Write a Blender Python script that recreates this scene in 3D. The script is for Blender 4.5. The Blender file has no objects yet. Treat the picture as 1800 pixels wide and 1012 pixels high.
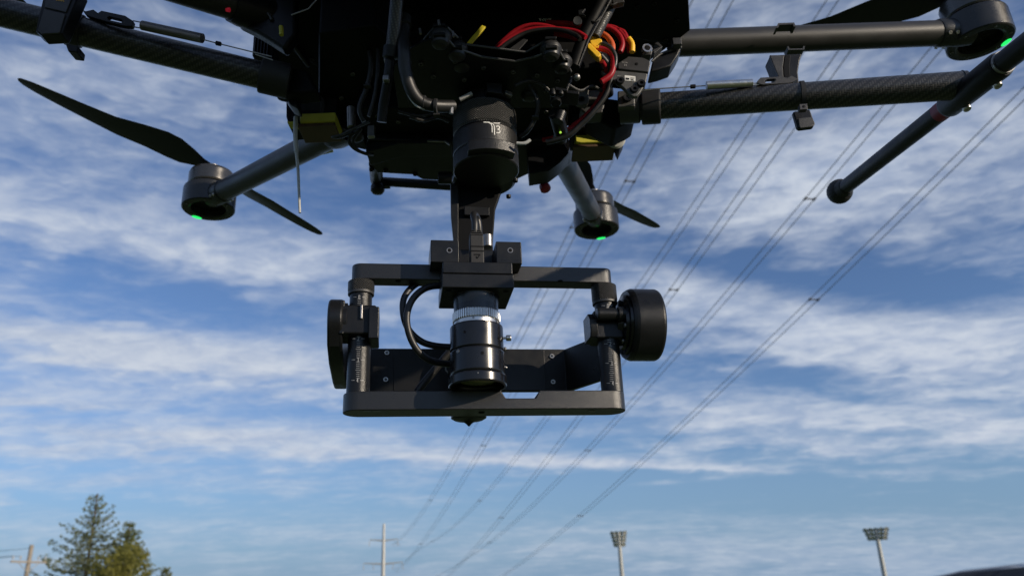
import bpy, bmesh, math, random
from mathutils import Vector, Matrix, noise as mnoise
random.seed(7)
R = math.radians
scn = bpy.context.scene
col = scn.collection

# ------------------------------------------------------------------ camera
F, CX, CY = 1400.0, 900.0, 506.0            # focal length and centre in photograph pixels
PITCH, ROLL = R(21.2), R(2.38)
CAM = Vector((0, 0, 1.6))
fwd = Vector((0, math.cos(PITCH), math.sin(PITCH)))
_r0, _u0 = Vector((1, 0, 0)), Vector((0, -math.sin(PITCH), math.cos(PITCH)))
rt = _r0 * math.cos(ROLL) - _u0 * math.sin(ROLL)
up = _u0 * math.cos(ROLL) + _r0 * math.sin(ROLL)
cd = bpy.data.cameras.new('camera')
cd.sensor_width = 36; cd.lens = 36 * F / 1800
cd.clip_start = 0.02; cd.clip_end = 9000
cd.dof.use_dof = True; cd.dof.focus_distance = 0.70; cd.dof.aperture_fstop = 10.5
cam = bpy.data.objects.new('camera', cd); col.objects.link(cam)
m = Matrix((rt, up, -fwd)).transposed().to_4x4(); m.translation = CAM
cam.matrix_world = m
scn.camera = cam

def ray(px, py):
    return fwd + rt * ((px - CX) / F) - up * ((py - CY) / F)
def P(px, py, Y):
    d = ray(px, py); return CAM + d * (Y / d.y)
def PZ(px, py, h):                          # h above the camera
    d = ray(px, py); return CAM + d * (h / d.z)
def azel(px, py):
    d = ray(px, py).normalized(); return math.atan2(d.x, d.y), math.asin(d.z)
def depth(p): return (p - CAM).dot(fwd)

# ------------------------------------------------------------------ world, sun, exposure
SKY_STR = 0.112
SUN_AZ, SUN_EL = R(121), R(16)              # azimuth clockwise from +Y (the view direction)
world = bpy.data.worlds.new('World'); scn.world = world; world.use_nodes = True
wt = world.node_tree; wt.nodes.clear()
class NG:
    def __init__(s, t): s.t = t
    def n(s, k, **kw):
        nd = s.t.nodes.new(k)
        for a, b in kw.items(): setattr(nd, a, b)
        return nd
    def L(s, a, b): s.t.links.new(a, b)
    def math(s, op, a, b=None, c=None, clamp=False):
        nd = s.n('ShaderNodeMath', operation=op); nd.use_clamp = clamp
        for i, v in enumerate((a, b, c)):
            if v is None: continue
            if isinstance(v, (int, float)): nd.inputs[i].default_value = v
            else: s.L(v, nd.inputs[i])
        return nd.outputs[0]
    def mapr(s, v, a, b, c, d, smooth=True):
        nd = s.n('ShaderNodeMapRange'); nd.interpolation_type = 'SMOOTHSTEP' if smooth else 'LINEAR'
        s.L(v, nd.inputs[0])
        for i, q in enumerate((a, b, c, d)): nd.inputs[i + 1].default_value = q
        return nd.outputs[0]
world.cycles.sampling_method = 'MANUAL'; world.cycles.sample_map_resolution = 256
g = NG(wt)
sky = g.n('ShaderNodeTexSky', sky_type='NISHITA')
sky.sun_disc = False; sky.sun_elevation = SUN_EL; sky.sun_rotation = SUN_AZ
sky.air_density = 1.0; sky.dust_density = 0.0; sky.ozone_density = 4.0; sky.altitude = 100
tc = g.n('ShaderNodeTexCoord')
sep = g.n('ShaderNodeSeparateXYZ'); g.L(tc.outputs['Generated'], sep.inputs[0])
X, Y, Z = sep.outputs
AZ = g.math('ARCTAN2', X, Y); EL = g.math('ARCSINE', Z)
# cloud sheet coordinates: direction projected on a high layer
zz = g.math('ADD', g.math('ABSOLUTE', Z), 0.16)
cu = g.math('DIVIDE', X, zz); cv = g.math('DIVIDE', Y, zz)
def noise(u, v, su, sv, scale, detail, rough, dist=0.0, off=0.0):
    cmb = g.n('ShaderNodeCombineXYZ')
    g.L(g.math('MULTIPLY', u, su), cmb.inputs[0]); g.L(g.math('MULTIPLY', v, sv), cmb.inputs[1])
    cmb.inputs[2].default_value = off
    nz = g.n('ShaderNodeTexNoise'); g.L(cmb.outputs[0], nz.inputs['Vector'])
    nz.inputs['Scale'].default_value = scale; nz.inputs['Detail'].default_value = detail
    nz.inputs['Roughness'].default_value = rough; nz.inputs['Distortion'].default_value = dist
    return nz.outputs[0]
nA = noise(cu, cv, 1.0, 1.9, 2.6, 4.0, 0.52, 0.5, 1.3)
nB = noise(cu, cv, 1.0, 1.6, 8.0, 3.0, 0.55, 0.6, 4.7)
nC = noise(AZ, EL, 1.0, 4.5, 5.0, 3.0, 0.5, 0.6, 9.1)
nD = noise(AZ, EL, 1.0, 3.0, 17.0, 3.0, 0.5, 0.4, 2.2)
wA = g.math('MULTIPLY', g.math('SUBTRACT', nC, 0.5), 0.10)       # wavy edges for the big bands
wE = g.math('ADD', g.math('MULTIPLY', g.math('SUBTRACT', nA, 0.5), 0.05),
            g.math('MULTIPLY', g.math('SUBTRACT', nD, 0.5), 0.035))
AZw = g.math('ADD', AZ, wA); ELw = g.math('ADD', EL, wE)
# the cloud banks and clear lanes of this sky: (x, y, half width, half height, slope, amount)
BANKS = [(230, 700, 330, 26, .04, .16), (180, 790, 420, 24, .0, .18), (560, 745, 260, 20, .03, .10), (110, 395, 260, 42, .10, .34), (300, 455, 240, 40, .05, .22), (470, 480, 200, 60, -.05, .24), (90, 600, 240, 34, .10, .46),
         (330, 630, 260, 40, .12, .50), (540, 660, 160, 45, .10, .34), (60, 700, 200, 26, .05, .22), (260, 760, 420, 20, .03, .22),
         (960, 560, 160, 60, .0, .26),
         (1190, 515, 120, 46, .15, .36), (1440, 575, 190, 52, .10, .50), (1630, 640, 210, 52, .02, .46), (1760, 575, 130, 40, -.15, .34),
         (1500, 735, 330, 36, .05, .28), (1240, 745, 150, 44, .0, .30), (1720, 745, 170, 26, .08, .28), (1440, 785, 90, 16, .08, .26),
         (1340, 320, 330, 75, -.25, .25), (1560, 260, 260, 90, -.2, .26), (1720, 330, 160, 70, -.2, .18), (300, 870, 330, 26, .0, .18),
         (1560, 985, 460, 40, .02, .34), (1150, 965, 420, 30, .02, .16), (220, 960, 420, 50, .0, .12), (100, 130, 420, 120, .05, .12),
         (1360, 70, 260, 80, -.2, .12),
         (330, 520, 210, 22, .08, -.34), (150, 470, 160, 22, .02, -.20), (1400, 488, 260, 26, .10, -.40), (1640, 520, 170, 24, -.1, -.30),
         (1200, 420, 140, 30, .1, -.20), (1420, 660, 130, 20, .05, -.30), (780, 740, 330, 24, .04, -.34), (1150, 660, 120, 26, .1, -.18),
         (1350, 865, 620, 34, .02, -.36), (640, 880, 420, 30, .0, -.28), (1500, 690, 260, 12, .1, -.22), (150, 560, 300, 14, .08, -.22),
         (120, 890, 260, 14, .0, -.26), (440, 560, 200, 20, .10, -.20), (560, 330, 150, 70, .0, -.22), (1280, 800, 200, 12, .03, -.20), (700, 690, 160, 18, 0, -.24)]
vw = g.n('ShaderNodeCombineXYZ'); g.L(AZw, vw.inputs[0]); g.L(ELw, vw.inputs[1])
acc = None
for (bx_, by_, wx, wy, sl, am) in BANKS:
    a0, e0 = azel(bx_, by_)
    ax_, ex_ = azel(bx_ + 60, by_ + 60 * sl)
    th = math.atan2(ex_ - e0, ax_ - a0)
    mp = g.n('ShaderNodeMapping', vector_type='TEXTURE')
    mp.inputs['Location'].default_value = (a0, e0, 0); mp.inputs['Rotation'].default_value = (0, 0, th)
    mp.inputs['Scale'].default_value = (2.1 * wx / 1450.0, 2.1 * wy / 1450.0, 1)
    g.L(vw.outputs[0], mp.inputs['Vector'])
    gr = g.n('ShaderNodeTexGradient', gradient_type='QUADRATIC_SPHERE'); g.L(mp.outputs[0], gr.inputs[0])
    acc = g.math('MULTIPLY', gr.outputs['Fac'], am) if acc is None else g.math('MULTIPLY_ADD', gr.outputs['Fac'], am, acc)
vs_ = g.n('ShaderNodeCombineXYZ'); g.L(AZ, vs_.inputs[0]); g.L(g.math('MULTIPLY_ADD', g.math('SUBTRACT', nD, .5), .014, g.math('MULTIPLY_ADD', g.math('SUBTRACT', nC, .5), .012, EL)), vs_.inputs[1])
for (bx_, by_, wx, wy, sl, am) in ((860, 806, 330, 12, .03, .52), (1240, 822, 330, 8, .035, .50), (500, 796, 300, 16, .0, .22), (330, 760, 330, 12, .02, .16), (400, 968, 230, 6, -.01, -.30), (1500, 915, 300, 9, .02, .12), (300, 850, 300, 10, 0, .12)):
    a0, e0 = azel(bx_, by_); ax_, ex_ = azel(bx_ + 60, by_ + 60 * sl); th = math.atan2(ex_ - e0, ax_ - a0)
    mp = g.n('ShaderNodeMapping', vector_type='TEXTURE')
    mp.inputs['Location'].default_value = (a0, e0, 0); mp.inputs['Rotation'].default_value = (0, 0, th)
    mp.inputs['Scale'].default_value = (2.1 * wx / 1450.0, 2.1 * wy / 1450.0, 1); g.L(vs_.outputs[0], mp.inputs['Vector'])
    gr = g.n('ShaderNodeTexGradient', gradient_type='QUADRATIC_SPHERE'); g.L(mp.outputs[0], gr.inputs[0])
    acc = g.math('MULTIPLY_ADD', gr.outputs['Fac'], am, acc)
nE = noise(AZw, ELw, 1.0, 2.6, 27.0, 4.0, 0.62, 0.35, 6.6)
dens = g.math('MULTIPLY', g.math('SUBTRACT', nA, 0.5), 0.90)
for nn_, k_ in ((nB, .48), (nD, .55), (nE, .34), (nC, .42)):
    dens = g.math('MULTIPLY_ADD', g.math('SUBTRACT', nn_, 0.5), k_, dens)
dens = g.math('ADD', g.math('MULTIPLY_ADD', acc, 1.62, dens), 0.33)
nS = noise(AZ, EL, 1.0, 13.0, 5.5, 4.0, 0.6, 0.3, 3.3)            # long thin streaks low in the sky
dens = g.math('MULTIPLY_ADD', g.math('MULTIPLY', g.math('SUBTRACT', nS, 0.5), g.mapr(EL, 0.06, 0.40, 1.0, 0.45)), 0.85, dens)
mask = g.mapr(dens, -0.06, 1.22, 0.0, 1.0)
thick = g.mapr(g.math('MULTIPLY_ADD', nB, 0.45, g.math('MULTIPLY_ADD', nE, 0.35, g.math('MULTIPLY', nD, 0.30))), 0.40, 0.70, 0.0, 1.0)
mask = g.math('MULTIPLY', mask, g.mapr(EL, 0.0, 0.16, 0.5, 1.0))
veil = g.mapr(EL, -0.03, 0.24, 0.95, 0.0)                       # pale air near the horizon
tint = g.n('ShaderNodeMix', data_type='RGBA', blend_type='MULTIPLY'); tint.inputs[0].default_value = 1.0; tint.inputs[7].default_value = (1.0, 0.95, 1.05, 1)
g.L(sky.outputs[0], tint.inputs[6])
bgs = g.n('ShaderNodeBackground'); g.L(tint.outputs[2], bgs.inputs[0]); bgs.inputs[1].default_value = SKY_STR
bgv = g.n('ShaderNodeBackground'); bgv.inputs[0].default_value = (0.17, 0.305, 0.49, 1); bgv.inputs[1].default_value = 1.0
ccol = g.n('ShaderNodeMix', data_type='RGBA'); g.L(thick, ccol.inputs[0]); ccol.inputs[6].default_value = (0.46, 0.54, 0.70, 1); ccol.inputs[7].default_value = (0.64, 0.70, 0.80, 1)
bgc = g.n('ShaderNodeBackground'); g.L(ccol.outputs[2], bgc.inputs[0]); bgc.inputs[1].default_value = 0.93
m0 = g.n('ShaderNodeMixShader'); g.L(veil, m0.inputs[0]); g.L(bgs.outputs[0], m0.inputs[1]); g.L(bgv.outputs[0], m0.inputs[2])
mx = g.n('ShaderNodeMixShader'); g.L(mask, mx.inputs[0]); g.L(m0.outputs[0], mx.inputs[1]); g.L(bgc.outputs[0], mx.inputs[2])
wo = g.n('ShaderNodeOutputWorld'); g.L(mx.outputs[0], wo.inputs[0])

sl = bpy.data.lights.new('sun', 'SUN'); sl.energy = 4.2; sl.angle = R(0.53); sl.color = (1.0, 0.86, 0.68)
sun = bpy.data.objects.new('sun', sl); col.objects.link(sun)
sdir = Vector((math.sin(SUN_AZ) * math.cos(SUN_EL), math.cos(SUN_AZ) * math.cos(SUN_EL), math.sin(SUN_EL)))
sun.rotation_euler = (-sdir).to_track_quat('-Z', 'Y').to_euler(); sun.location = (30, -20, 20)
scn.view_settings.view_transform = 'Standard'; scn.view_settings.look = 'None'
scn.view_settings.exposure = 0.0; scn.view_settings.gamma = 1.0; scn.view_settings.use_curve_mapping = False
scn.cycles.max_bounces = 6; scn.cycles.use_denoising = True

# ------------------------------------------------------------------ materials
def mat(name, c, rough=.5, metal=0.0, bump=0.0, bscale=400.0, var=0.15, vscale=40.0, coat=0.0, spec=.5, emit=None, estr=0.0):
    mt = bpy.data.materials.new(name); mt.use_nodes = True
    h = NG(mt.node_tree); b = mt.node_tree.nodes['Principled BSDF']
    b.inputs['Metallic'].default_value = metal; b.inputs['Coat Weight'].default_value = coat
    b.inputs['Specular IOR Level'].default_value = spec
    t = h.n('ShaderNodeTexCoord')
    nz = h.n('ShaderNodeTexNoise'); h.L(t.outputs['Object'], nz.inputs['Vector'])
    nz.inputs['Scale'].default_value = vscale; nz.inputs['Detail'].default_value = 5; nz.inputs['Roughness'].default_value = .62
    mxn = h.n('ShaderNodeMix', data_type='RGBA')
    mxn.inputs[6].default_value = (*[max(0, q * (1 - var)) for q in c], 1); mxn.inputs[7].default_value = (*[q * (1 + var) for q in c], 1)
    h.L(h.mapr(nz.outputs[0], .3, .7, 0, 1, False), mxn.inputs[0]); h.L(mxn.outputs[2], b.inputs['Base Color'])
    h.L(h.mapr(nz.outputs[0], .25, .75, max(.03, rough - .08), min(1, rough + .08), False), b.inputs['Roughness'])
    if bump:
        n2 = h.n('ShaderNodeTexNoise'); h.L(t.outputs['Object'], n2.inputs['Vector'])
        n2.inputs['Scale'].default_value = bscale; n2.inputs['Detail'].default_value = 2
        bp = h.n('ShaderNodeBump'); bp.inputs['Strength'].default_value = bump; bp.inputs['Distance'].default_value = .0006
        h.L(n2.outputs[0], bp.inputs['Height']); h.L(bp.outputs[0], b.inputs['Normal'])
    if emit:
        b.inputs['Emission Color'].default_value = (*emit, 1); b.inputs['Emission Strength'].default_value = estr
    return mt
M = {}
M['anod'] = mat('black_anodised_aluminium', (.0085, .009, .010), .32, 0, .25, 2600, .2, 60, spec=.33)
M['anod_spec'] = mat('speckled_anodised_aluminium', (.013, .013, .0135), .33, 0, .28, 3200, .4, 1200, spec=.6)
M['anod_gloss'] = mat('glossy_black_lens_barrel', (.006, .006, .007), .24, 0, .03, 900, .15, 60, spec=.5)
M['plastic'] = mat('black_plastic', (.0065, .007, .0085), .40, 0, .3, 1500, .3, 50, spec=.3)
M['plastic_dk'] = mat('matt_black_plastic', (.0030, .0033, .0042), .55, 0, .2, 1500, .3, 30, spec=.15)
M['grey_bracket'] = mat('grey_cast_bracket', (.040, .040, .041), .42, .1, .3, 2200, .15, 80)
M['tube_grey'] = mat('grey_satin_arm_tube', (.024, .0235, .0225), .43, 0, .12, 2500, .10, 30, spec=.45)
M['rubber'] = mat('black_rubber', (.014, .014, .015), .6, 0, .2, 900, .2, 60)
M['cable'] = mat('black_cable_sheath', (.011, .011, .012), .44, 0, .1, 1200, .15, 80)
M['steel'] = mat('bright_steel', (.62, .60, .57), .32, 1, .1, 1500, .08, 200)
M['steel_dk'] = mat('dull_steel', (.30, .29, .28), .38, .9, .1, 1500, .12, 200)
M['xt60'] = mat('yellow_connector_plastic', (.86, .50, .03), .42, 0, .1, 900, .06, 90)
M['redwire'] = mat('red_silicone_wire', (.30, .008, .016), .45, 0, .1, 800, .2, 60, spec=.3)
M['yellow'] = mat('dull_yellow_foam', (.50, .47, .05), .6, 0, .3, 600, .1, 60)
M['brown'] = mat('brown_sun_reflection', (.085, .05, .03), .5, 0, .2, 700, .2, 40)  # brown stands for sunlight reflected onto the pack undersides
M['white'] = mat('white_print', (.78, .78, .76), .5, 0, 0, 1, .05, 90)
M['white_dim'] = mat('engraved_grey_print', (.36, .36, .36), .55, 0, 0, 1, .1, 300)
M['black_ink'] = mat('black_ink', (.01, .01, .01), .6)
M['amber_ink'] = mat('amber_print', (.65, .36, .02), .5)
M['redtape'] = mat('red_tape', (.25, .010, .03), .45, 0, .1, 400, .2, 60)
M['antenna'] = mat('grey_antenna_sheath', (.42, .43, .42), .5, 0, .1, 400, .08, 60)
M['led_green'] = mat('green_led', (.02, .5, .12), .4, emit=(.02, 1.0, .16), estr=1.15)
M['led_red'] = mat('red_led', (.5, .02, .03), .4, emit=(1.0, .03, .08), estr=.12)
M['blade'] = mat('matt_propeller_plastic', (.012, .013, .014), .38, 0, .2, 700, .2, 20)
M['lens_glass'] = mat('coated_lens_glass', (.55, .62, .16), .08, .85, 0, 1, .05, 20, coat=1)

def carbon(name, nu, nv, dark=.006, lite=.052):
    mt = bpy.data.materials.new(name); mt.use_nodes = True
    h = NG(mt.node_tree); b = mt.node_tree.nodes['Principled BSDF']
    uv = h.n('ShaderNodeUVMap'); sp = h.n('ShaderNodeSeparateXYZ'); h.L(uv.outputs[0], sp.inputs[0])
    u = h.math('MULTIPLY', sp.outputs[0], nu); v = h.math('MULTIPLY', sp.outputs[1], nv)   # tow counts
    iu = h.math('FLOOR', u); iv = h.math('FLOOR', v)
    tw = h.math('FLOORED_MODULO', h.math('ADD', iu, iv), 4.0)
    over = h.math('LESS_THAN', tw, 1.5)                      # 2/2 twill: warp on top or weft on top
    fu = h.math('SUBTRACT', h.math('FRACT', u), .5); fv = h.math('SUBTRACT', h.math('FRACT', v), .5)
    hu = h.math('SUBTRACT', 1.0, h.math('MULTIPLY', h.math('MULTIPLY', fu, fu), 4.0))
    hv = h.math('SUBTRACT', 1.0, h.math('MULTIPLY', h.math('MULTIPLY', fv, fv), 4.0))
    mh = h.n('ShaderNodeMix'); h.L(over, mh.inputs[0]); h.L(hu, mh.inputs[2]); h.L(hv, mh.inputs[3])
    nz = h.n('ShaderNodeTexNoise'); nz.inputs['Scale'].default_value = 60; nz.inputs['Detail'].default_value = 4
    tcx = h.n('ShaderNodeTexCoord'); h.L(tcx.outputs['Object'], nz.inputs['Vector'])
    cm = h.n('ShaderNodeMix', data_type='RGBA')
    cm.inputs[6].default_value = (dark, dark, dark * 1.05, 1); cm.inputs[7].default_value = (lite, lite * .95, lite * .88, 1)
    h.L(h.math('MULTIPLY', h.math('MULTIPLY', over, h.mapr(nz.outputs[0], .3, .7, .6, 1.0)), mh.outputs[0]), cm.inputs[0]); h.L(cm.outputs[2], b.inputs['Base Color'])
    rr = h.n('ShaderNodeMix'); h.L(over, rr.inputs[0]); rr.inputs[2].default_value = .50; rr.inputs[3].default_value = .40
    h.L(rr.outputs[0], b.inputs['Roughness'])
    bp = h.n('ShaderNodeBump'); bp.inputs['Strength'].default_value = .35; bp.inputs['Distance'].default_value = .0004
    h.L(mh.outputs[0], bp.inputs['Height']); h.L(bp.outputs[0], b.inputs['Normal'])
    b.inputs['Coat Weight'].default_value = .45; b.inputs['Coat Roughness'].default_value = .24
    return mt
M['carbon'] = carbon('carbon_fibre_twill', 44, 420)
def ridged(name, base, rough, metal, nu, nv, mode, depth_=.0005):
    mt = mat(name, base, rough, metal, 0, 1, .15, 100); h = NG(mt.node_tree); b = mt.node_tree.nodes['Principled BSDF']
    uv = h.n('ShaderNodeUVMap'); sp = h.n('ShaderNodeSeparateXYZ'); h.L(uv.outputs[0], sp.inputs[0])
    u = h.math('MULTIPLY', sp.outputs[0], nu); v = h.math('MULTIPLY', sp.outputs[1], nv)
    def tri(x): return h.math('ABSOLUTE', h.math('SUBTRACT', h.math('FRACT', x), .5))
    if mode == 'diamond': ht = h.math('MINIMUM', tri(h.math('ADD', u, v)), tri(h.math('SUBTRACT', u, v)))
    elif mode == 'axial': ht = tri(u)
    else: ht = tri(v)
    if mode == 'diamond':
        mxn = [n for n in mt.node_tree.nodes if n.type == 'MIX'][0]
        mxn.inputs[6].default_value = (*[q * .35 for q in base], 1); mxn.inputs[7].default_value = (*[q * 3.2 for q in base], 1)
        for l_ in list(mxn.inputs[0].links): mt.node_tree.links.remove(l_)
        h.L(h.mapr(ht, .02, .34, 0, 1), mxn.inputs[0])
    bp = h.n('ShaderNodeBump'); bp.inputs['Strength'].default_value = 1.0; bp.inputs['Distance'].default_value = depth_
    h.L(ht, bp.inputs['Height']); h.L(bp.outputs[0], b.inputs['Normal'])
    return mt
M['knurl'] = ridged('knurled_black_ring', (.030, .030, .030), .38, .35, 84, 410, 'diamond', .0016)
M['knurl_s'] = ridged('fine_knurled_collar', (.024, .024, .024), .38, .3, 34, 500, 'diamond', .0014)
M['fluted'] = ridged('fluted_silver_ring', (.72, .70, .66), .34, 1, 58, 1, 'axial', .0030)
M['coil'] = ridged('coiled_steel_spring', (.22, .21, .20), .34, .9, 1, 900, 'rings', .0010)

# ------------------------------------------------------------------ mesh builder
class MB:
    def __init__(s): s.v = []; s.f = []; s.uv = {}
    def _add(s, vs, fs, uvs=None):
        o = len(s.v); s.v += [Vector(q) for q in vs]
        for i, f in enumerate(fs):
            s.f.append([o + k for k in f])
            if uvs and uvs[i]: s.uv[len(s.f) - 1] = uvs[i]
        return s
    def box(s, c, size, rot=None):
        c = Vector(c); a, b, d = [q / 2 for q in size]
        vs = [Vector((x, y, z)) for x in (-a, a) for y in (-b, b) for z in (-d, d)]
        if rot is not None: vs = [rot @ q for q in vs]
        return s._add([c + q for q in vs], [(0, 1, 3, 2), (4, 6, 7, 5), (0, 4, 5, 1), (2, 3, 7, 6), (0, 2, 6, 4), (1, 5, 7, 3)])
    def hexa(s, lo, hi):                    # two quads (lists of 4 points)
        return s.loft([lo, hi])
    def loft(s, rings, cap=True):
        n = len(rings[0]); vs = [q for r_ in rings for q in r_]; fs = []
        for i in range(len(rings) - 1):
            for k in range(n):
                k2 = (k + 1) % n; fs.append((i * n + k, i * n + k2, (i + 1) * n + k2, (i + 1) * n + k))
        if cap: fs += [tuple(range(n))[::-1], tuple((len(rings) - 1) * n + k for k in range(n))]
        return s._add(vs, fs)
    def prism(s, pts, vec):                 # polygon of 3-D points extruded along vec
        pts = [Vector(q) for q in pts]; vec = Vector(vec)
        return s.loft([pts, [q + vec for q in pts]])
    def holed(s, outer, hole, vec):          # flat plate with one opening
        from mathutils.geometry import tessellate_polygon
        outer = [Vector(q) for q in outer]; hole = [Vector(q) for q in hole]; vec = Vector(vec)
        tri = tessellate_polygon([outer, hole]); al = outer + hole; n = len(al); no = len(outer); nh = len(hole)
        fs = [tuple(t_) for t_ in tri] + [tuple(n + k for k in t_)[::-1] for t_ in tri]
        for k in range(no): k2 = (k + 1) % no; fs.append((k, k2, n + k2, n + k))
        for k in range(nh): k2 = (k + 1) % nh; fs.append((no + k, no + k2, n + no + k2, n + no + k))
        return s._add(al + [q + vec for q in al], fs)
    def tube(s, pts, r, seg=20, cap=True, smooth=0):
        pts = [Vector(q) for q in pts]
        if smooth:
            out = []
            for i in range(len(pts) - 1):
                p0 = pts[max(i - 1, 0)]; p1 = pts[i]; p2 = pts[i + 1]; p3 = pts[min(i + 2, len(pts) - 1)]
                for k in range(smooth):
                    t = k / smooth
                    out.append(.5 * ((2 * p1) + (p2 - p0) * t + (2 * p0 - 5 * p1 + 4 * p2 - p3) * t * t + (3 * p1 - p0 - 3 * p2 + p3) * t ** 3))
            out.append(pts[-1]); pts = out
        rs = r if isinstance(r, (list, tuple)) else [r] * len(pts)
        if len(rs) != len(pts): rs = [rs[0] + (rs[-1] - rs[0]) * i / (len(pts) - 1) for i in range(len(pts))]
        t = (pts[1] - pts[0]).normalized(); a = t.orthogonal().normalized()
        ref = Vector((0, 0, 1)) if abs(t.z) < .9 else Vector((0, 1, 0))
        a = (ref - t * ref.dot(t)).normalized()
        vs, L = [], 0; Ls = []
        for i, p in enumerate(pts):
            if i: L += (p - pts[i - 1]).length
            Ls.append(L)
            t = (pts[min(i + 1, len(pts) - 1)] - pts[max(i - 1, 0)]).normalized()
            a = (a - t * a.dot(t)).normalized(); b = t.cross(a)
            for k in range(seg):
                w = 2 * math.pi * k / seg; vs.append(p + (a * math.cos(w) + b * math.sin(w)) * rs[i])
        fs, uvs = [], []
        for i in range(len(pts) - 1):
            for k in range(seg):
                k2 = (k + 1) % seg; fs.append((i * seg + k, i * seg + k2, (i + 1) * seg + k2, (i + 1) * seg + k))
                uvs.append([(k / seg, Ls[i]), ((k + 1) / seg, Ls[i]), ((k + 1) / seg, Ls[i + 1]), (k / seg, Ls[i + 1])])
        if cap:
            fs += [tuple(range(seg))[::-1], tuple((len(pts) - 1) * seg + k for k in range(seg))]; uvs += [None, None]
        return s._add(vs, fs, uvs)
    def lathe(s, prof, o, axis=(0, 0, 1), seg=40, cap=True):   # prof: (radius, distance along axis)
        o = Vector(o); ax = Vector(axis).normalized(); a = ax.orthogonal().normalized(); b = ax.cross(a)
        vs, fs, uvs = [], [], []; pr = [prof[0]]
        for (r0, h0), (r1, h1) in zip(prof, prof[1:]):     # holding loops keep long faces flat
            L_ = math.hypot(r1 - r0, h1 - h0)
            if L_ > .0022 and len(prof) < 18:
                k_ = min(.0004 / L_, .12)
                pr += [(r0 + (r1 - r0) * k_, h0 + (h1 - h0) * k_), (r1 - (r1 - r0) * k_, h1 - (h1 - h0) * k_)]
            pr.append((r1, h1))
        prof = pr
        for r_, h_ in prof:
            for k in range(seg):
                w = 2 * math.pi * k / seg; vs.append(o + ax * h_ + (a * math.cos(w) + b * math.sin(w)) * max(r_, 1e-5))
        for i in range(len(prof) - 1):
            for k in range(seg):
                k2 = (k + 1) % seg; fs.append((i * seg + k, i * seg + k2, (i + 1) * seg + k2, (i + 1) * seg + k))
                h0, h1 = prof[i][1], prof[i + 1][1]
                uvs.append([(k / seg, h0), ((k + 1) / seg, h0), ((k + 1) / seg, h1), (k / seg, h1)])
        if cap:
            fs += [tuple(range(seg))[::-1], tuple((len(prof) - 1) * seg + k for k in range(seg))]; uvs += [None, None]
        return s._add(vs, fs, uvs)
    def ball(s, c, r, seg=20, sq=(1, 1, 1)):
        prof = [(math.sin(math.pi * i / 12), -math.cos(math.pi * i / 12)) for i in range(13)]
        o = len(s.v); s.lathe(prof, (0, 0, 0), seg=seg, cap=False)
        for i in range(o, len(s.v)): q = s.v[i]; s.v[i] = Vector(c) + Vector((q.x * r * sq[0], q.y * r * sq[1], q.z * r * sq[2]))
        return s
    def ribbon(s, pts, n, w):               # flat strip through 3-D points, facing n (list or one)
        pts = [Vector(q) for q in pts]
        for i in range(len(pts) - 1):
            nn = n[i] if isinstance(n, list) else n
            d = (pts[i + 1] - pts[i]).normalized(); e = nn.cross(d).normalized() * w / 2
            s._add([pts[i] - e, pts[i + 1] - e, pts[i + 1] + e, pts[i] + e], [(0, 1, 2, 3)])
        return s
    def mesh(s, name, inv=None):
        me = bpy.data.meshes.new(name)
        me.from_pydata([(inv @ q) if inv is not None else q for q in s.v], [], s.f)
        if s.uv:
            lay = me.uv_layers.new(name='UVMap')
            for pi, u in s.uv.items():
                for k, li in enumerate(me.polygons[pi].loop_indices): lay.data[li].uv = u[k]
        bm = bmesh.new(); bm.from_mesh(me); bmesh.ops.recalc_face_normals(bm, faces=bm.faces); bm.to_mesh(me); bm.free()
        return me
    def build(s, name, mt, parent=None, bevel=0.0, angle=35, seg=2):
        inv = FR[parent].inverted() if parent is not None and parent in FR else None
        me = s.mesh(name, inv)
        for p_ in me.polygons: p_.use_smooth = True
        me.set_sharp_from_angle(angle=R(angle))
        me.materials.append(M[mt] if isinstance(mt, str) else mt)
        o = bpy.data.objects.new(name, me); col.objects.link(o)
        if parent is not None:
            o.parent = parent; FR[o] = FR.get(parent, Matrix())
        else: FR[o] = Matrix()
        if bevel:
            b = o.modifiers.new('bevel', 'BEVEL'); b.width = bevel; b.segments = seg; b.limit_method = 'ANGLE'; b.angle_limit = R(40); b.harden_normals = True
        return o
FR = {}
def cut(o, cutter):                          # boolean cut, applied at once
    me = cutter.mesh('cutter'); c = bpy.data.objects.new('cutter', me); col.objects.link(c); c.parent = o.parent
    md = o.modifiers.new('cut', 'BOOLEAN'); md.object = c; md.operation = 'DIFFERENCE'; md.solver = 'EXACT'
    bpy.context.view_layer.update()
    nm = bpy.data.meshes.new_from_object(o.evaluated_get(bpy.context.evaluated_depsgraph_get()))
    o.modifiers.remove(md); old = o.data; o.data = nm; bpy.data.objects.remove(c); bpy.data.meshes.remove(me); bpy.data.meshes.remove(old)
    for p_ in nm.polygons: p_.use_smooth = True
    nm.set_sharp_from_angle(angle=R(35))
def bev(o, w, seg=2):
    b = o.modifiers.new('bevel', 'BEVEL'); b.width = w; b.segments = seg; b.limit_method = 'ANGLE'; b.angle_limit = R(40); b.harden_normals = True
def thing(name, label, cat, loc=(0, 0, 0), rz=0, group=None):
    o = bpy.data.objects.new(name, None); col.objects.link(o); o.empty_display_size = .1
    o.location = loc; o.rotation_euler = (0, 0, rz); o['label'] = label; o['category'] = cat
    if group: o['group'] = group
    FR[o] = Matrix.Translation(Vector(loc)) @ Matrix.Rotation(rz, 4, 'Z')
    return o
def tag(o, label, cat, group=None):
    o['label'] = label; o['category'] = cat
    if group: o['group'] = group
    return o
def mb(): return MB()
def rot_to(d, upv=(0, 0, 1)):               # matrix whose X axis is d
    x = Vector(d).normalized(); y = Vector(upv).cross(x).normalized(); z = x.cross(y)
    return Matrix((x, y, z)).transposed()
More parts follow.
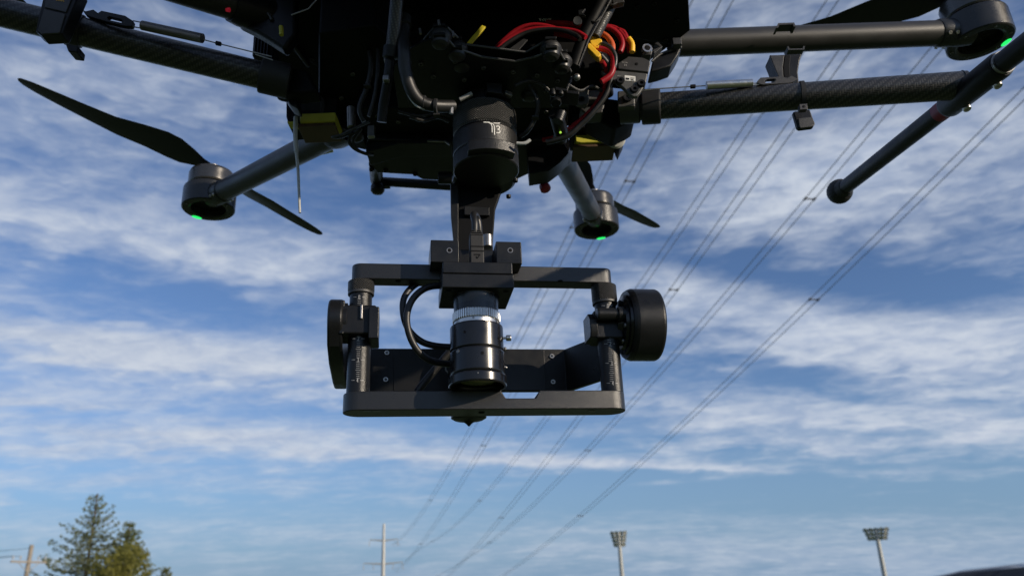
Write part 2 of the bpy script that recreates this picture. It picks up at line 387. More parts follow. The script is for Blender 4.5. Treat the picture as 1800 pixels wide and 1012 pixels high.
def bolt(parent, p, n, r=.0028, h=.002, mt='steel_dk'):
    n = Vector(n).normalized()
    return mb().lathe([(r * .55, -.0), (r * .55, h * .4), (r * .6, h), (r * .92, h), (r, h * .7), (r, -.002)], p, n, 14).build('bolt', mt, parent)

# ------------------------------------------------------------------ setting
def ground():
    mt = bpy.data.materials.new('mown_grass'); mt.use_nodes = True
    h = NG(mt.node_tree); b = mt.node_tree.nodes['Principled BSDF']
    t = h.n('ShaderNodeTexCoord')
    n1 = h.n('ShaderNodeTexNoise'); n1.inputs['Scale'].default_value = .35; n1.inputs['Detail'].default_value = 6; h.L(t.outputs['Object'], n1.inputs['Vector'])
    n2 = h.n('ShaderNodeTexNoise'); n2.inputs['Scale'].default_value = 60; n2.inputs['Detail'].default_value = 4; h.L(t.outputs['Object'], n2.inputs['Vector'])
    mx1 = h.n('ShaderNodeMix', data_type='RGBA'); mx1.inputs[6].default_value = (.030, .058, .012, 1); mx1.inputs[7].default_value = (.060, .085, .022, 1)
    h.L(h.mapr(h.math('ADD', h.math('MULTIPLY', n1.outputs[0], .5), h.math('MULTIPLY', n2.outputs[0], .5)), .35, .65, 0, 1), mx1.inputs[0])
    h.L(mx1.outputs[2], b.inputs['Base Color']); b.inputs['Roughness'].default_value = .9
    bp = h.n('ShaderNodeBump'); bp.inputs['Strength'].default_value = .6; bp.inputs['Distance'].default_value = .03
    h.L(n2.outputs[0], bp.inputs['Height']); h.L(bp.outputs[0], b.inputs['Normal'])
    vs = []; fs = []
    N = 40
    def wrp(i): t_ = (i / N) * 2 - 1; return math.copysign(abs(t_) ** 3, t_) * 6000
    for i in range(N + 1):
        for j in range(N + 1):
            x, y = wrp(i), wrp(j)
            vs.append((x, y, 0.0))
    for i in range(N):
        for j in range(N):
            a = i * (N + 1) + j; fs.append((a, a + N + 1, a + N + 2, a + 1))
    mbg = mb(); mbg._add(vs, fs)
    o = mbg.build('ground', mt); o['kind'] = 'structure'; return o
ground()
# ------------------------------------------------------------------ gimbal and camera (their own frame, yawed 9 degrees)
GYAW = R(9)
O = P(850, 600, .66)
def gthing(name, label, cat):
    o = thing(name, label, cat, O, GYAW); mtx = FR[o].copy(); FR[o] = Matrix(); return o, mtx
gim, GMX = gthing('camera_gimbal', 'black metal three-axis gimbal with scaled posts hanging under the drone', 'gimbal')
_GI = GMX.inverted(); _oc = _GI @ CAM; _Rg = GMX.to_3x3().inverted()
def G(px, py, gy):
    d = _Rg @ ray(px, py); return _oc + d * ((gy - _oc.y) / d.y)
def gs(n, p): return n * depth(GMX @ p) / F
def ghit(px, py, cx, cy, r):                 # front hit of a pixel ray on an upright cylinder
    d = _Rg @ ray(px, py); ox, oy = _oc.x - cx, _oc.y - cy
    a = d.x ** 2 + d.y ** 2; b = 2 * (ox * d.x + oy * d.y); c = ox * ox + oy * oy - r * r
    disc = max(b * b - 4 * a * c, 0)
    p = _oc + d * ((-b - math.sqrt(disc)) / (2 * a))
    return p, Vector((p.x - cx, p.y - cy, 0)).normalized()
def gprint(m_, pts, cx, cy, r, w):           # a printed stroke wrapped on a cylinder
    full = []
    for i in range(len(pts) - 1):
        n_ = max(1, int(math.hypot(pts[i + 1][0] - pts[i][0], pts[i + 1][1] - pts[i][1]) / 2.5))
        for k in range(n_): full.append((pts[i][0] + (pts[i + 1][0] - pts[i][0]) * k / n_, pts[i][1] + (pts[i + 1][1] - pts[i][1]) * k / n_))
    full.append(pts[-1])
    h = [ghit(x, y, cx, cy, r) for x, y in full]
    m_.ribbon([q[0] for q in h], [q[1] for q in h], w)

# --- yaw motor
YA = G(853, 250, .036); yr = gs(57, YA); yf = .036 - yr
def yz(y): return G(853, y, yf).z
yo = (YA.x, .036, 0)
ym = mb().lathe([(yr * .80, yz(212) + .0), (yr * .93, yz(212)), (yr * .93, yz(213)), (yr * .985, yz(213.5)), (yr, yz(215)), (yr, yz(244)), (yr * .985, yz(245.6)), (yr * .97, yz(246)),
                 (yr * .97, yz(247)), (yr * .985, yz(247.4)), (yr, yz(249)), (yr, yz(271)), (yr * .97, yz(272.5)), (yr * .5, yz(272.6))], yo, seg=72).build('yaw_motor', 'anod_spec', gim)
mb().lathe([(yr * .7, yz(205)), (yr * .94, yz(209)), (yr * .985, yz(207)), (yr * .99, yz(205)), (yr * .99, yz(173)), (yr * .965, yz(169)), (yr * .8, yz(168))], yo, seg=96).build('knurled_ring', 'knurl', ym)
mb().lathe([(yr * .78, yz(200)), (yr * .93, yz(207)), (yr * .93, yz(214)), (yr * .7, yz(220))], yo, seg=60).build('groove', 'plastic_dk', ym)
mb().lathe([(yr * .84, yz(172)), (yr * .84, yz(150)), (yr * .7, yz(145)), (yr * .66, yz(110)), (yr * .9, yz(108)), (yr * .9, yz(80))], yo, seg=48).build('quick_release', 'plastic', ym)
mb().box(G(868, 158, yf - .001), (.016, .007, .012), Matrix.Rotation(.1, 3, 'Z')).build('release_latch', 'anod', ym, .001)
mb().box(G(819, 170, yf + .004), (.014, .003, .004), Matrix.Rotation(-.35, 3, 'Z') @ Matrix.Rotation(-.35, 3, 'Y')).build('release_tab', 'white_dim', ym, .0006)
mb().box(G(892, 166, yf + .004), (.009, .006, .005), Matrix.Rotation(.5, 3, 'Z')).build('release_pin', 'steel_dk', ym, .001)
# front block of the motor
def arc_block(px0, px1, y0, y1, bulge):
    h0, h1 = ghit(px0, 258, YA.x, .036, yr + bulge)[0], ghit(px1, 258, YA.x, .036, yr + bulge)[0]
    a0 = math.atan2(h0.y - .036, h0.x - YA.x); a1 = math.atan2(h1.y - .036, h1.x - YA.x)
    N = 14; z0, z1 = yz(y0), yz(y1)
    out = [Vector((YA.x + (yr + bulge) * math.cos(a0 + (a1 - a0) * k / N), .036 + (yr + bulge) * math.sin(a0 + (a1 - a0) * k / N), z1)) for k in range(N + 1)]
    inn = [Vector((out[-1].x - .003, .05, z1)), Vector((out[0].x + .003, .05, z1))]
    return mb().prism(out + inn, (0, 0, z0 - z1))
arc_block(822, 906, 251, 269.5, .009).build('motor_block', 'anod_spec', ym, .0012)
foot_z = G(853, 349, .062 + yr).z
mf = mb().lathe([(yr * .3, foot_z + .0002), (yr * .90, foot_z), (yr * .985, foot_z + .002), (yr, foot_z + .005), (yr, yz(262)), (yr * .8, yz(261))], (YA.x + .001, .062, 0), seg=64).build('motor_foot', 'anod', gim)
for (x, y) in ((815, 314), (906, 318), (894, 346), (809, 343)):
    d = _Rg @ ray(x, y); p = _oc + d * ((foot_z - _oc.z) / d.z); bolt(mf, p, (0, 0, -1), .0026, .0012, 'anod')
for (x, y) in ((843, 277), (892, 280)):
    d = _Rg @ ray(x, y); p = _oc + d * ((yz(268) - _oc.z) / d.z); bolt(ym, p, (0, 0, -1), .0024, .0012, 'anod')
lg = mb(); lr = yr + .00025
for pts, w in (([(850, 215), (858, 215.3), (863, 217.5), (865, 222), (865.3, 233)], .0008), ([(861, 216.5), (866, 217.4), (868.6, 221), (869.2, 229), (869.4, 237)], .0009),
               ([(850, 214.6), (861, 215.2)], .0009), ([(867.5, 216.2), (872, 216.8), (879, 216.6)], .0008),
               ([(872, 222.5), (876, 221.6), (878.6, 223.4), (877.6, 226.4), (874.5, 227.6)], .0008), ([(874.5, 227.6), (878.4, 228.6), (879.2, 232), (876.4, 234.2), (872.4, 233.2)], .0008)):
    gprint(lg, pts, YA.x, .036, lr, w)
lg.build('printed_logo', 'white', ym)
# --- neck down to the roll motor
nk = [(801, 322), (886, 322), (871, 366), (867, 420), (867, 610), (806, 610), (803, 420), (801, 380)]
mb().prism([G(x, y, .074) for x, y in nk], (0, .022, 0)).build('neck', 'plastic_dk', gim, .0015)  # darker plastic carries the shade cast by the yaw motor above
mb().prism([G(x, y, .066) for x, y in ((792, 322), (806, 322), (806, 440), (799, 440), (793, 380))], (0, .006, 0)).build('neck_side', 'anod', gim, .0008)
mb().box(G(838, 372, .071), (.026, .004, .010)).build('neck_clamp', 'plastic', gim, .0008)
RC = G(836, 646, .086)
mb().lathe([(.018, -.012), (.025, -.011), (.026, -.009), (.026, .014)], RC, (0, 1, 0), 40).build('roll_motor', 'anod', gim)
# --- roll frame: a bent band behind, an arm on the left, the tilt motor on the right
bz1, bz0 = G(820, 613, .10).z, G(820, 688, .10).z
xL0, xL1 = G(577, 580, 0).x, G(604, 580, 0).x
xa, xb = G(640, 640, .10).x, G(990, 640, .10).x
xm = G(1100, 620, .030).x
pl = [((xL0 + xL1) / 2 + .002, .070), ((xL0 + xL1) / 2 + .010, .092), (xa - .004, .1015), (xa, .102), (xb, .102), (xb + .004, .101), (xm - .010, .046), (xm - .004, .040)]
def band(pl, t, z0, z1):
    m_ = mb(); n = len(pl); L, Rr = [], []
    for i in range(n):
        a = Vector(pl[max(i - 1, 0)]); b = Vector(pl[min(i + 1, n - 1)]); d = (b - a).normalized(); e = Vector((-d.y, d.x)) * t / 2
        L.append(Vector(pl[i]) + e); Rr.append(Vector(pl[i]) - e)
    rings = [[Vector((Rr[i].x, Rr[i].y, z0)), Vector((L[i].x, L[i].y, z0)), Vector((L[i].x, L[i].y, z1)), Vector((Rr[i].x, Rr[i].y, z1))] for i in range(n)]
    return m_.loft(rings)
rf = band(pl, .005, bz0, bz1).build('roll_frame', 'anod', gim, .0008, angle=20)
xc0, xc1 = G(692, 640, .098).x, G(958, 640, .098).x
mb().prism([(xc0, .0988, bz0 + .0006), (xc1, .0988, bz0 + .0006), (xc1, .0988, bz1 - .0006), (xc0, .0988, bz1 - .0006)], (0, .0015, 0)).build('cover_plate', 'anod', rf, .0005)
for (x, y) in ((680, 620), (678, 667), (970, 626), (972, 671)): bolt(rf, G(x, y, .0995), (0, -1, 0), .0024, .0014, 'steel')
lt = mb()
lt.ribbon([G(x, y, .0984) for x, y in ((795, 637), (788, 637), (783.5, 642), (783.5, 650), (788, 655), (795, 655), (796, 647), (790, 647))], Vector((0, -1, 0)), .0014)
lt.build('printed_letter', 'white_dim', rf)
zp = (G(606, 561, 0).z + G(1092, 576, 0).z) / 2
def arc(c, r, a0, a1, n=14): return [(c[0] + r * math.cos(R(a0 + (a1 - a0) * k / n)), c[1] + r * math.sin(R(a0 + (a1 - a0) * k / n))) for k in range(n + 1)]
yzp = arc((0, zp), .0195, 215, 20, 20) + [(.045, bz1 + .004), (.085, bz1), (.094, bz1), (.094, bz0 + .001), (.070, bz0), (.02, bz0 + .003), (-.008, bz0 + .012)]
yzp = [(a, b) for a, b in yzp]
la = mb().prism([(xL0, a, b) for a, b in yzp], (xL1 - xL0, 0, 0)).build('side_arm', 'anod', gim, .0025, seg=3)
mb().lathe([(.009, 0), (.0165, .0005), (.0165, .004), (.011, .005), (.0095, .012), (.0095, .018)], (xL1 - .001, 0, zp), (1, 0, 0), 32).build('pivot_hub', 'plastic', la)
# tilt motor
t0, t1 = G(1100, 576, 0).x, G(1153, 576, 0).x; tr = gs(63.5, Vector((t0, 0, zp)))
tm = mb().lathe([(tr * .60, .0005), (tr * .90, 0), (tr * .93, -.0005), (tr * .97, .0015), (tr, .004), (tr, t1 - t0 - .0025), (tr * .975, t1 - t0 - .0006), (tr * .95, t1 - t0), (tr * .4, t1 - t0 + .0002)], (t0, 0, zp), (1, 0, 0), 72).build('tilt_motor', 'anod', gim)
mb().lathe([(tr * .2, -.011), (tr * .42, -.0108), (tr * .44, -.006), (tr * .68, -.0055), (tr * .70, -.003), (tr * .82, -.0025), (tr * .84, .001)], (t0, 0, zp), (1, 0, 0), 56).build('bearing', 'anod_gloss', tm)
for a_ in (200, 250, 300, 150):
    bolt(tm, (t0 - .0052, tr * .56 * math.cos(R(a_)), zp + tr * .56 * math.sin(R(a_))), (-1, 0, 0), .0022, .0014)
# --- tilt cage
px_l, px_r = G(632, 600, 0), G(1069, 600, 0)
post_r = gs(19.5, G(850, 600, 0))
zt, zb = G(850, 686, -.0135).z, G(850, 719, -.0135).z
xl, xr = G(603, 705, 0).x, G(1097, 705, 0).x
tb1, tb0 = G(846, 466, -.0085).z, G(846, 493, -.0085).z
hw = .0135
n0, n1 = G(889, 690, -hw).x, G(941, 690, -hw).x
ring = [(xr - hw + hw * math.cos(R(a)), hw * math.sin(R(a))) for a in range(-90, 91, 10)] + [(xl + hw + hw * math.cos(R(a)), hw * math.sin(R(a))) for a in range(90, 271, 10)]
bpl = mb().prism([(a, b, zb) for a, b in ring], (0, 0, zt - zb)).build('base_plate', 'anod_spec', gim)
cut(bpl, mb().prism([(n0, -.05, zt - .0065), (n1, -.05, zt - .0065), (n1 + .005, -.05, zt + .002), (n0 - .005, -.05, zt + .002)], (0, .1, 0)))
bev(bpl, .0009)
d_ = G(838, 724, 0)
mb().lathe([(.0155, zb + .004), (.0155, zb + .002), (.013, zb + .0005), (.005, zb - .0012), (.0024, zb - .0032), (.0006, zb - .0052)], (d_.x - .004, .029, 0), seg=40).build('mounting_screw', 'anod', gim)
mb().lathe([(.0026, zb + .001), (.0026, zb - .0006), (.0014, zb - .0007)], (G(846, 720, 0).x, -.002, 0), seg=20).build('screw_socket', 'plastic_dk', bpl)
for (x, y) in ((645, 722), (662, 722), (1040, 722)):
    d = _Rg @ ray(x, y); p = _oc + d * ((zb - _oc.z) / d.z)
    mb().box((p.x, p.y, zb - .0002), (.006, .0022, .0007)).build('plate_slot', 'steel_dk', bpl, .0003)
# top bar
def stad(xa_, xb_, hw_, z0, z1):
    ring = [(xb_ - hw_ + hw_ * math.cos(R(a)), hw_ * math.sin(R(a))) for a in range(-90, 91, 15)] + [(xa_ + hw_ + hw_ * math.cos(R(a)), hw_ * math.sin(R(a))) for a in range(90, 271, 15)]
    return mb().prism([(a, b, z0) for a, b in ring], (0, 0, z1 - z0))
tbar = stad(G(619, 472, 0).x, G(1073, 484, 0).x, .0085, tb0, tb1).build('top_bar', 'anod_spec', gim, .001)
for (x) in (700, 985):
    d = _Rg @ ray(x, 494); p = _oc + d * ((tb0 - _oc.z) / d.z)
    mb().lathe([(.0022, .0005), (.0022, -.0004), (.0012, -.0005)], p, seg=16).build('screw_socket', 'plastic_dk', tbar)
DIG = {'0': [[(0, 1), (.4, .7), (.4, -.7), (0, -1), (-.4, -.7), (-.4, .7), (0, 1)]], '1': [[(-.2, .6), (.1, 1), (.1, -1)]],
       '2': [[(-.45, .6), (-.1, 1), (.4, .75), (.35, .2), (-.45, -1), (.45, -1)]],
       '3': [[(-.4, .8), (0, 1), (.4, .7), (.3, .2), (-.05, .05), (.35, -.15), (.42, -.65), (0, -1), (-.42, -.75)]],
       '4': [[(.25, -1), (.25, 1), (-.45, -.35), (.45, -.35)]]}
for side, c, ys, xo in (('l', px_l, (522, 558, 595, 632, 668), 0), ('r', px_r, (537, 571, 604, 638, 673), 1)):
    po = mb().lathe([(post_r * .9, zt - .004), (post_r, zt - .003), (post_r, tb0 - .012), (post_r * .96, tb0 - .008)], (c.x, 0, 0), seg=48).build('post', 'anod', gim)
    cz0 = G(632, 508, -.011).z if side == 'l' else G(1062, 525, -.011).z
    cr = gs(22.5, G(850, 490, 0))
    mb().lathe([(cr * .9, cz0 - .0012), (cr * .95, cz0 - .001), (cr * .96, cz0 + .001), (cr, cz0 + .0022), (cr, tb0 - .0008), (cr * .93, tb0 - .0002)], (c.x, 0, 0), seg=64).build('knurled_collar', 'knurl_s', gim)
    mb().lathe([(cr * .96, cz0 - .0018), (cr * .985, cz0 - .0014), (cr * .985, cz0 + .0004), (cr * .9, cz0 + .0006)], (c.x, 0, 0), seg=48).build('collar_lip', 'grey_bracket', gim)
    pr = mb()
    for k, y in enumerate(ys):
        x0 = (631.5 if side == 'l' else 1066.5) + (-(k) * .8 if side == 'l' else 2.2 * k)
        if side == 'r': x0 += 2
        if k != 1:
            for st in DIG['01234'[k]]: gprint(pr, [(x0 + 2.6 * a, y - 3.6 * b) for a, b in st], c.x, 0, post_r + .0002, .00045)
            gprint(pr, [(x0 - 11, y), (x0 - 5, y)], c.x, 0, post_r + .0002, .0004)
            gprint(pr, [(x0 + 5, y), (x0 + (11 if side == 'l' else 8), y)], c.x, 0, post_r + .0002, .0004)
        if k < 4:
            dy = (ys[k + 1] - y) / 10
            for j in range(1, 10):
                if k in (0, 1) and j > 6 - 3 * k and not (k == 1 and j > 6): continue
                w_ = 4.5 if j == 5 else 3
                gprint(pr, [(x0 - w_, y + dy * j), (x0 + w_, y + dy * j)], c.x, 0, post_r + .0002, .0003)
    pr.build('printed_scale', 'white_dim', po)
# clamps that hold the cage to the tilt axis
cl = px_l.x; cz = zp
c1 = mb().box((cl - .001, 0, cz - .002), (.030, .030, .026)).build('post_clamp', 'plastic', gim, .002)
mb().box((cl + .0120, -.004, cz - .006), (.0085, .030, .028)).build('clamp_jaw', 'anod', c1, .001)
mb().box((cl - .0145, -.002, cz), (.004, .026, .030)).build('clamp_flange', 'anod', c1, .001)
mb().box((cl + .0015, -.0163, cz + .004), (.0022, .002, .013)).build('clamp_slot', 'steel_dk', c1, .0008)
mb().lathe([(.011, 0), (.011, .010)], (cl - .0225, 0, cz), (1, 0, 0), 28).build('clamp_axle', 'plastic', c1)
cr_ = px_r.x
c2 = mb().box((cr_ - .001, .002, cz - .003), (.026, .026, .026)).build('post_clamp', 'plastic', gim, .002)
mb().lathe([(.003, -.0012), (.0052, -.001), (.0057, .0005), (.0057, .0145), (.0050, .0150), (.0050, .0175), (.0066, .018), (.0066, .021), (.0058, .0215), (.0058, .028)], (cr_ - .012, -.0165, cz + .004), (1, 0, 0), 28).build('clamp_knob', 'anod', c2)
mb().lathe([(.0056, 0), (.0060, .0003), (.0060, .0016), (.0056, .0019)], (cr_ + .0075, -.0165, cz + .004), (1, 0, 0), 28).build('knob_ring', 'steel', c2)
mb().prism([(cr_ - .0185, -.010, cz - .015), (cr_ - .0185, .012, cz - .015), (cr_ - .0185, .012, cz + .008), (cr_ - .0185, -.006, cz + .008), (cr_ - .0185, -.013, cz + .001), (cr_ - .0185, -.013, cz - .010)], (.007, 0, 0)).build('clamp_jaw', 'anod', c2, .001)
mb().lathe([(.010, 0), (.010, .030)], (cr_ + .006, 0, cz), (1, 0, 0), 28).build('clamp_axle', 'plastic', c2)

# --- the camera that points straight down
cm_, _ = gthing('inspection_camera', 'black machine vision camera with silver ringed lens pointing straight down in the gimbal', 'camera')
BF = -.050
bl, br_ = G(777, 480, BF).x, G(903, 480, BF).x
z1_, zs_, z0_ = G(838, 460, BF).z, G(838, 480.5, BF).z, G(838, 505, BF).z
dp = .052
cb = mb().box(((bl + br_) / 2, BF + dp / 2 + .0004, (z1_ + zs_) / 2 + .0003), (br_ - bl - .0014, dp - .0006, z1_ - zs_)).build('camera_back', 'anod', cm_, .0009)
bd = mb().box(((bl + br_) / 2, BF + dp / 2, (zs_ + z0_) / 2 - .0003), (br_ - bl, dp, zs_ - z0_)).build('camera_body', 'anod', cm_, .0009)
for x_, y_ in ((bl + .006, BF + .007), (br_ - .006, BF + .007)):
    mb().lathe([(.0022, .0003), (.0022, -.0003), (.0012, -.0004)], (x_, y_, z0_ - .0003), seg=16).build('screw_socket', 'plastic_dk', bd)
# mounting bracket: two blocks with a slot between, behind the camera body
kf = -.030
for (x0, x1, hx) in ((757, 807, 790), (872, 917, 897)):
    a, b = G(x0, 440, kf).x, G(x1, 440, kf).x; za, zc = G(838, 423, kf).z, G(838, 462, kf).z
    k_ = mb().box(((a + b) / 2, kf + .020, (za + zc) / 2), (b - a, .040, za - zc)).build('mounting_block', 'anod', cm_, .0009)
    hp = G(hx, 440, kf)
    mb().lathe([(.0014, -.0001), (.0018, .0003), (.0024, .0003), (.0026, -.0005)], hp, (0, -1, 0), 20).build('threaded_hole', 'steel_dk', k_)
    mb().lathe([(.0015, .0004), (.0014, .00045)], hp, (0, -1, 0), 16).build('hole_core', 'plastic_dk', k_)
a, b = G(806, 440, 0).x, G(873, 440, 0).x
mb().box(((a + b) / 2, .006, G(838, 470, 0).z + .004), (b - a, .014, .026)).build('mounting_bridge', 'anod', cm_, .0009)
# lens
LX = G(838, 600, BF + .0245); lr_ = gs(47, LX); LY = BF + .0245
lf = LY - lr_
def lz(y): return G(838, y, lf).z
lo = (LX.x, LY, 0)
mb().lathe([(lr_ * .90, z0_ + .0005), (lr_ * .88, z0_ - .0008), (lr_ * .845, lz(524)), (lr_ * .84, lz(536)), (lr_ * .80, lz(537))], lo, seg=56).build('lens_mount', 'anod_gloss', cm_)
ln = mb().lathe([(lr_ * .80, lz(537)), (lr_ * .885, lz(536.5)), (lr_ * .9, lz(538)), (lr_ * .9, lz(551)), (lr_ * .885, lz(552.5)), (lr_ * .80, lz(553))], lo, seg=96).build('lock_ring', 'fluted', cm_)
mb().lathe([(lr_ * .80, lz(552)), (lr_ * .855, lz(553)), (lr_ * .855, lz(562)), (lr_ * .80, lz(563))], lo, seg=64).build('silver_ring', 'steel', cm_)
b1 = mb().lathe([(lr_ * .84, lz(561)), (lr_ * .985, lz(561.5)), (lr_, lz(563.5)), (lr_, lz(603)), (lr_ * .985, lz(604.8)), (lr_ * .93, lz(605))], lo, seg=96).build('focus_barrel', 'anod_gloss', cm_)
mb().lathe([(lr_ * .93, lz(604)), (lr_ * .955, lz(604.2)), (lr_ * .955, lz(607.5)), (lr_ * .93, lz(608))], lo, seg=64).build('barrel_groove', 'plastic_dk', cm_)
b2 = mb().lathe([(lr_ * .93, lz(606.5)), (lr_ * .995, lz(607)), (lr_ * 1.01, lz(609)), (lr_ * 1.01, lz(645)), (lr_ * .99, lz(648))], lo, seg=96).build('iris_barrel', 'anod_gloss', cm_)
zl = lz(668)
b3 = mb().lathe([(lr_ * .99, lz(649)), (lr_ * 1.05, lz(650)), (lr_ * 1.07, lz(652)), (lr_ * 1.07, zl + .001), (lr_ * 1.05, zl), (lr_ * .98, zl - .0001), (lr_ * .95, zl + .001), (lr_ * .90, zl + .0045), (lr_ * .76, zl + .005), (lr_ * .75, zl + .007)], lo, seg=96, cap=False).build('front_ring', 'anod_gloss', cm_)
mb().lathe([(lr_ * .76 * math.sin(R(a)), zl + .0062 - .0042 * math.cos(R(a))) for a in range(90, -1, -6)], lo, seg=56, cap=False).build('front_glass', 'lens_glass', cm_)
for (x, y, par, ro, mt_) in ((817, 583, b1, .0011, 'plastic_dk'), (848, 620, b2, .0013, 'plastic_dk'), (875, 565.5, b1, .0015, 'steel_dk'), (805, 617, b2, .0016, 'steel_dk'), (876, 594, b1, .0009, 'plastic_dk'), (840, 655, b3, .0006, 'steel_dk')):
    r_ = lr_ * (1.07 if par is b3 else 1.01 if par is b2 else 1.0)
    p, n = ghit(x, y, LX.x, LY, r_)
    mb().lathe([(ro * .5, .0002), (ro * .55, -.0001), (ro * .8, .00035), (ro, .0003), (ro, -.0008)], p, n, 16).build('set_screw', mt_, par)
p, n = ghit(838, 557, LX.x, LY, lr_ * .855)
mb().lathe([(.0006, .0002), (.0010, .0003), (.0010, -.0005)], ghit(832, 557.5, LX.x, LY, lr_ * .855)[0], n, 14).build('set_screw', 'steel_dk', cm_)
ts = G(885, 594, LY - .004)
mb().lathe([(.0010, -.004), (.0010, .002), (.0022, .0022), (.0025, .0028), (.0025, .0058), (.0022, .0064)], ts, (1, -.15, -.03), 20).build('thumb_screw', 'steel', cm_)
ts = G(886, 613, LY + .004); mb().lathe([(.001, -.003), (.0016, .000), (.0018, .001), (.0012, .002)], ts, (1, 0, -.2), 16).build('lock_screw', 'steel_dk', cm_)
ts = G(888, 645, LY + .004); mb().lathe([(.001, -.003), (.0010, .000), (.0010, .001), (.0006, .0018)], ts, (1, 0, -.5), 16).build('lock_screw', 'steel_dk', cm_)
# plug and cables
gp = -.036
pz0 = G(838, 468, gp); pz1 = G(838, 412, gp); pw = gs(12.3, pz1)
pg = mb().box((pz1.x, gp + .005, (pz0.z + pz1.z) / 2), (pw * 2, .010, pz1.z - pz0.z)).build('cable_plug', 'rubber', cm_, .0012)
zt_ = pz1.z
for i_, (w_, h0, h1) in enumerate(((.95, 0, .0016), (.82, .0022, .0036), (.68, .0042, .0054))):
    mb().box((pz1.x, gp + .005, zt_ + (h0 + h1) / 2), (pw * 2 * w_, .0095 * w_, h1 - h0)).build('strain_relief', 'rubber', pg, .0006)
mb().box((pz1.x, gp - .0002, G(838, 433, gp).z), (pw * 1.9, .0006, .0007)).build('moulded_line', 'plastic_dk', pg)
mb().box((pz1.x, gp - .0002, G(838, 441, gp).z), (pw * 1.9, .0006, .0007)).build('moulded_line', 'plastic_dk', pg)
mk = mb(); mk.ribbon([G(x, y, gp - .0004) for x, y in ((833, 447), (844, 447), (839, 454), (837, 450))], Vector((0, -1, 0)), .0007); mk.build('moulded_mark', 'plastic_dk', pg)
mb().tube([(pz1.x - .001, gp + .005, zt_ + .003), G(835, 392, gp + .004), G(832.5, 380, gp + .007), G(834, 376.5, gp + .014), G(839, 384, gp + .020), G(842, 400, gp + .022), G(843, 430, gp + .026)], .0029, 16, smooth=6).build('camera_cable', 'cable', cm_)
mb().lathe([(.0042, -.006), (.0046, -.0055), (.0046, .0055), (.0042, .006)], G(857, 424, .004), (0, 0, 1), 24).build('bracket_pin', 'steel_dk', cm_)
mb().tube([G(800, 506, -.010), G(771, 502, -.014), G(745, 508, -.018), G(724, 528, -.020), G(715, 558, -.020), G(721, 592, -.018), G(738, 620, -.014), G(762, 635, -.006), G(800, 641, .004)], .0029, 16, smooth=6).build('camera_cable', 'cable', cm_)
mb().tube([G(800, 492, .012), G(760, 492, .010), G(732, 499, .006), G(711, 522, .002), G(709, 552, .002), G(719, 580, .004), G(741, 600, .008), G(768, 608, .012), G(805, 610, .016)], .0029, 16, smooth=6).build('camera_cable', 'cable', cm_)
mb().tube([G(806, 600, .030), G(784, 626, .032), G(764, 650, .034), G(738, 682, .036), G(728, 700, .038)], .0036, 12, smooth=5).build('cable_sleeve', 'cable', cm_)
# ------------------------------------------------------------------ the drone
M['grey_dark'] = mat('dark_grey_motor_shell', (.018, .0185, .019), .30, .1, .2, 2500, .12, 60)
M['bell'] = mat('polished_dark_motor_bell', (.085, .082, .078), .24, .75, .05, 900, .1, 60)
M['bracket_dark'] = M['grey_bracket']; M['clip_grey'] = M['grey_bracket']
M['bracket_lit'] = mat('sunlit_grey_bracket', (.10, .10, .098), .42, .25, .3, 2200, .12, 90)  # paler copy of the bracket grey, sunlight put into its colour
M['rubber_tube'] = mat('black_foam_sleeved_tube', (.007, .0075, .008), .42, 0, .25, 900, .2, 40, spec=.3)
M['rubber_sheen'] = mat('satin_black_rubber', (.02, .02, .021), .42, 0, .1, 900, .15, 60)
M['orangewire'] = mat('orange_silicone_wire', (.55, .10, .03), .42, 0, .1, 800, .12, 60)
M['yellow_strap'] = mat('yellow_strap', (.62, .50, .03), .5, 0, .2, 600, .1, 60)
M['led_small'] = mat('lime_indicator', (.3, .5, .05), .4, emit=(.5, 1, .1), estr=.6)
DC = Vector((-.02, .72, 1.6 + .56))
dr = thing('hexacopter_drone', 'large black six-armed drone hovering overhead with carbon landing gear', 'drone', DC)
def PP(pts, Y): return [P(x, y, Y) for x, y in pts]
def ZZ(pts, h): return [PZ(x, y, h) for x, y in pts]
def plate(pts, Y, t, name, mt, par=None, bevel=.001): return mb().prism(PP(pts, Y), (0, t, 0)).build(name, mt, par or dr, bevel)
def deck(pts, h, t, name, mt, par=None, bevel=.001): return mb().prism(ZZ(pts, h), (0, 0, t)).build(name, mt, par or dr, bevel)
def px(n, p): return n * depth(Vector(p)) / F

# hull
hull = deck([(470, -330), (440, -190), (452, 40), (486, 120), (500, 160), (600, 196), (760, 206), (1000, 205), (1060, 160), (1130, 118), (1182, 80), (1213, 54), (1203, -190), (1150, -400), (640, -420)], .600, .075, 'hull', 'plastic_dk', None, .004)
deck([(1002, -60), (1206, -60), (1213, 54), (1181, 79), (1080, 62), (1015, 60)], .590, .008, 'battery_hatch', 'plastic_dk', hull, .001)
deck([(500, -40), (680, -40), (680, 120), (560, 118), (520, 96), (498, 72)], .585, .012, 'battery_hatch', 'plastic_dk', hull, .001)
deck([(505, 72), (512, 70), (545, 118), (540, 120)], .578, .006, 'hatch_edge', 'anod', hull, .001)
sp_ = mb(); sp_.tube([P(512, 27, .60), P(542, 16, .60), P(560, -4, .60)], .0007, 8); sp_.build('thin_wire', 'steel_dk', dr)
for bx_ in (-.20, -.02, .16):               # batteries carried at the front, above the picture
    bt = mb().box((bx_, .45, 1.6 + .575), (.115, .10, .075)).build('battery', 'plastic', dr, .006)
    mb().box((bx_, .398, 1.6 + .575), (.07, .006, .03)).build('battery_grip', 'rubber', bt, .002)
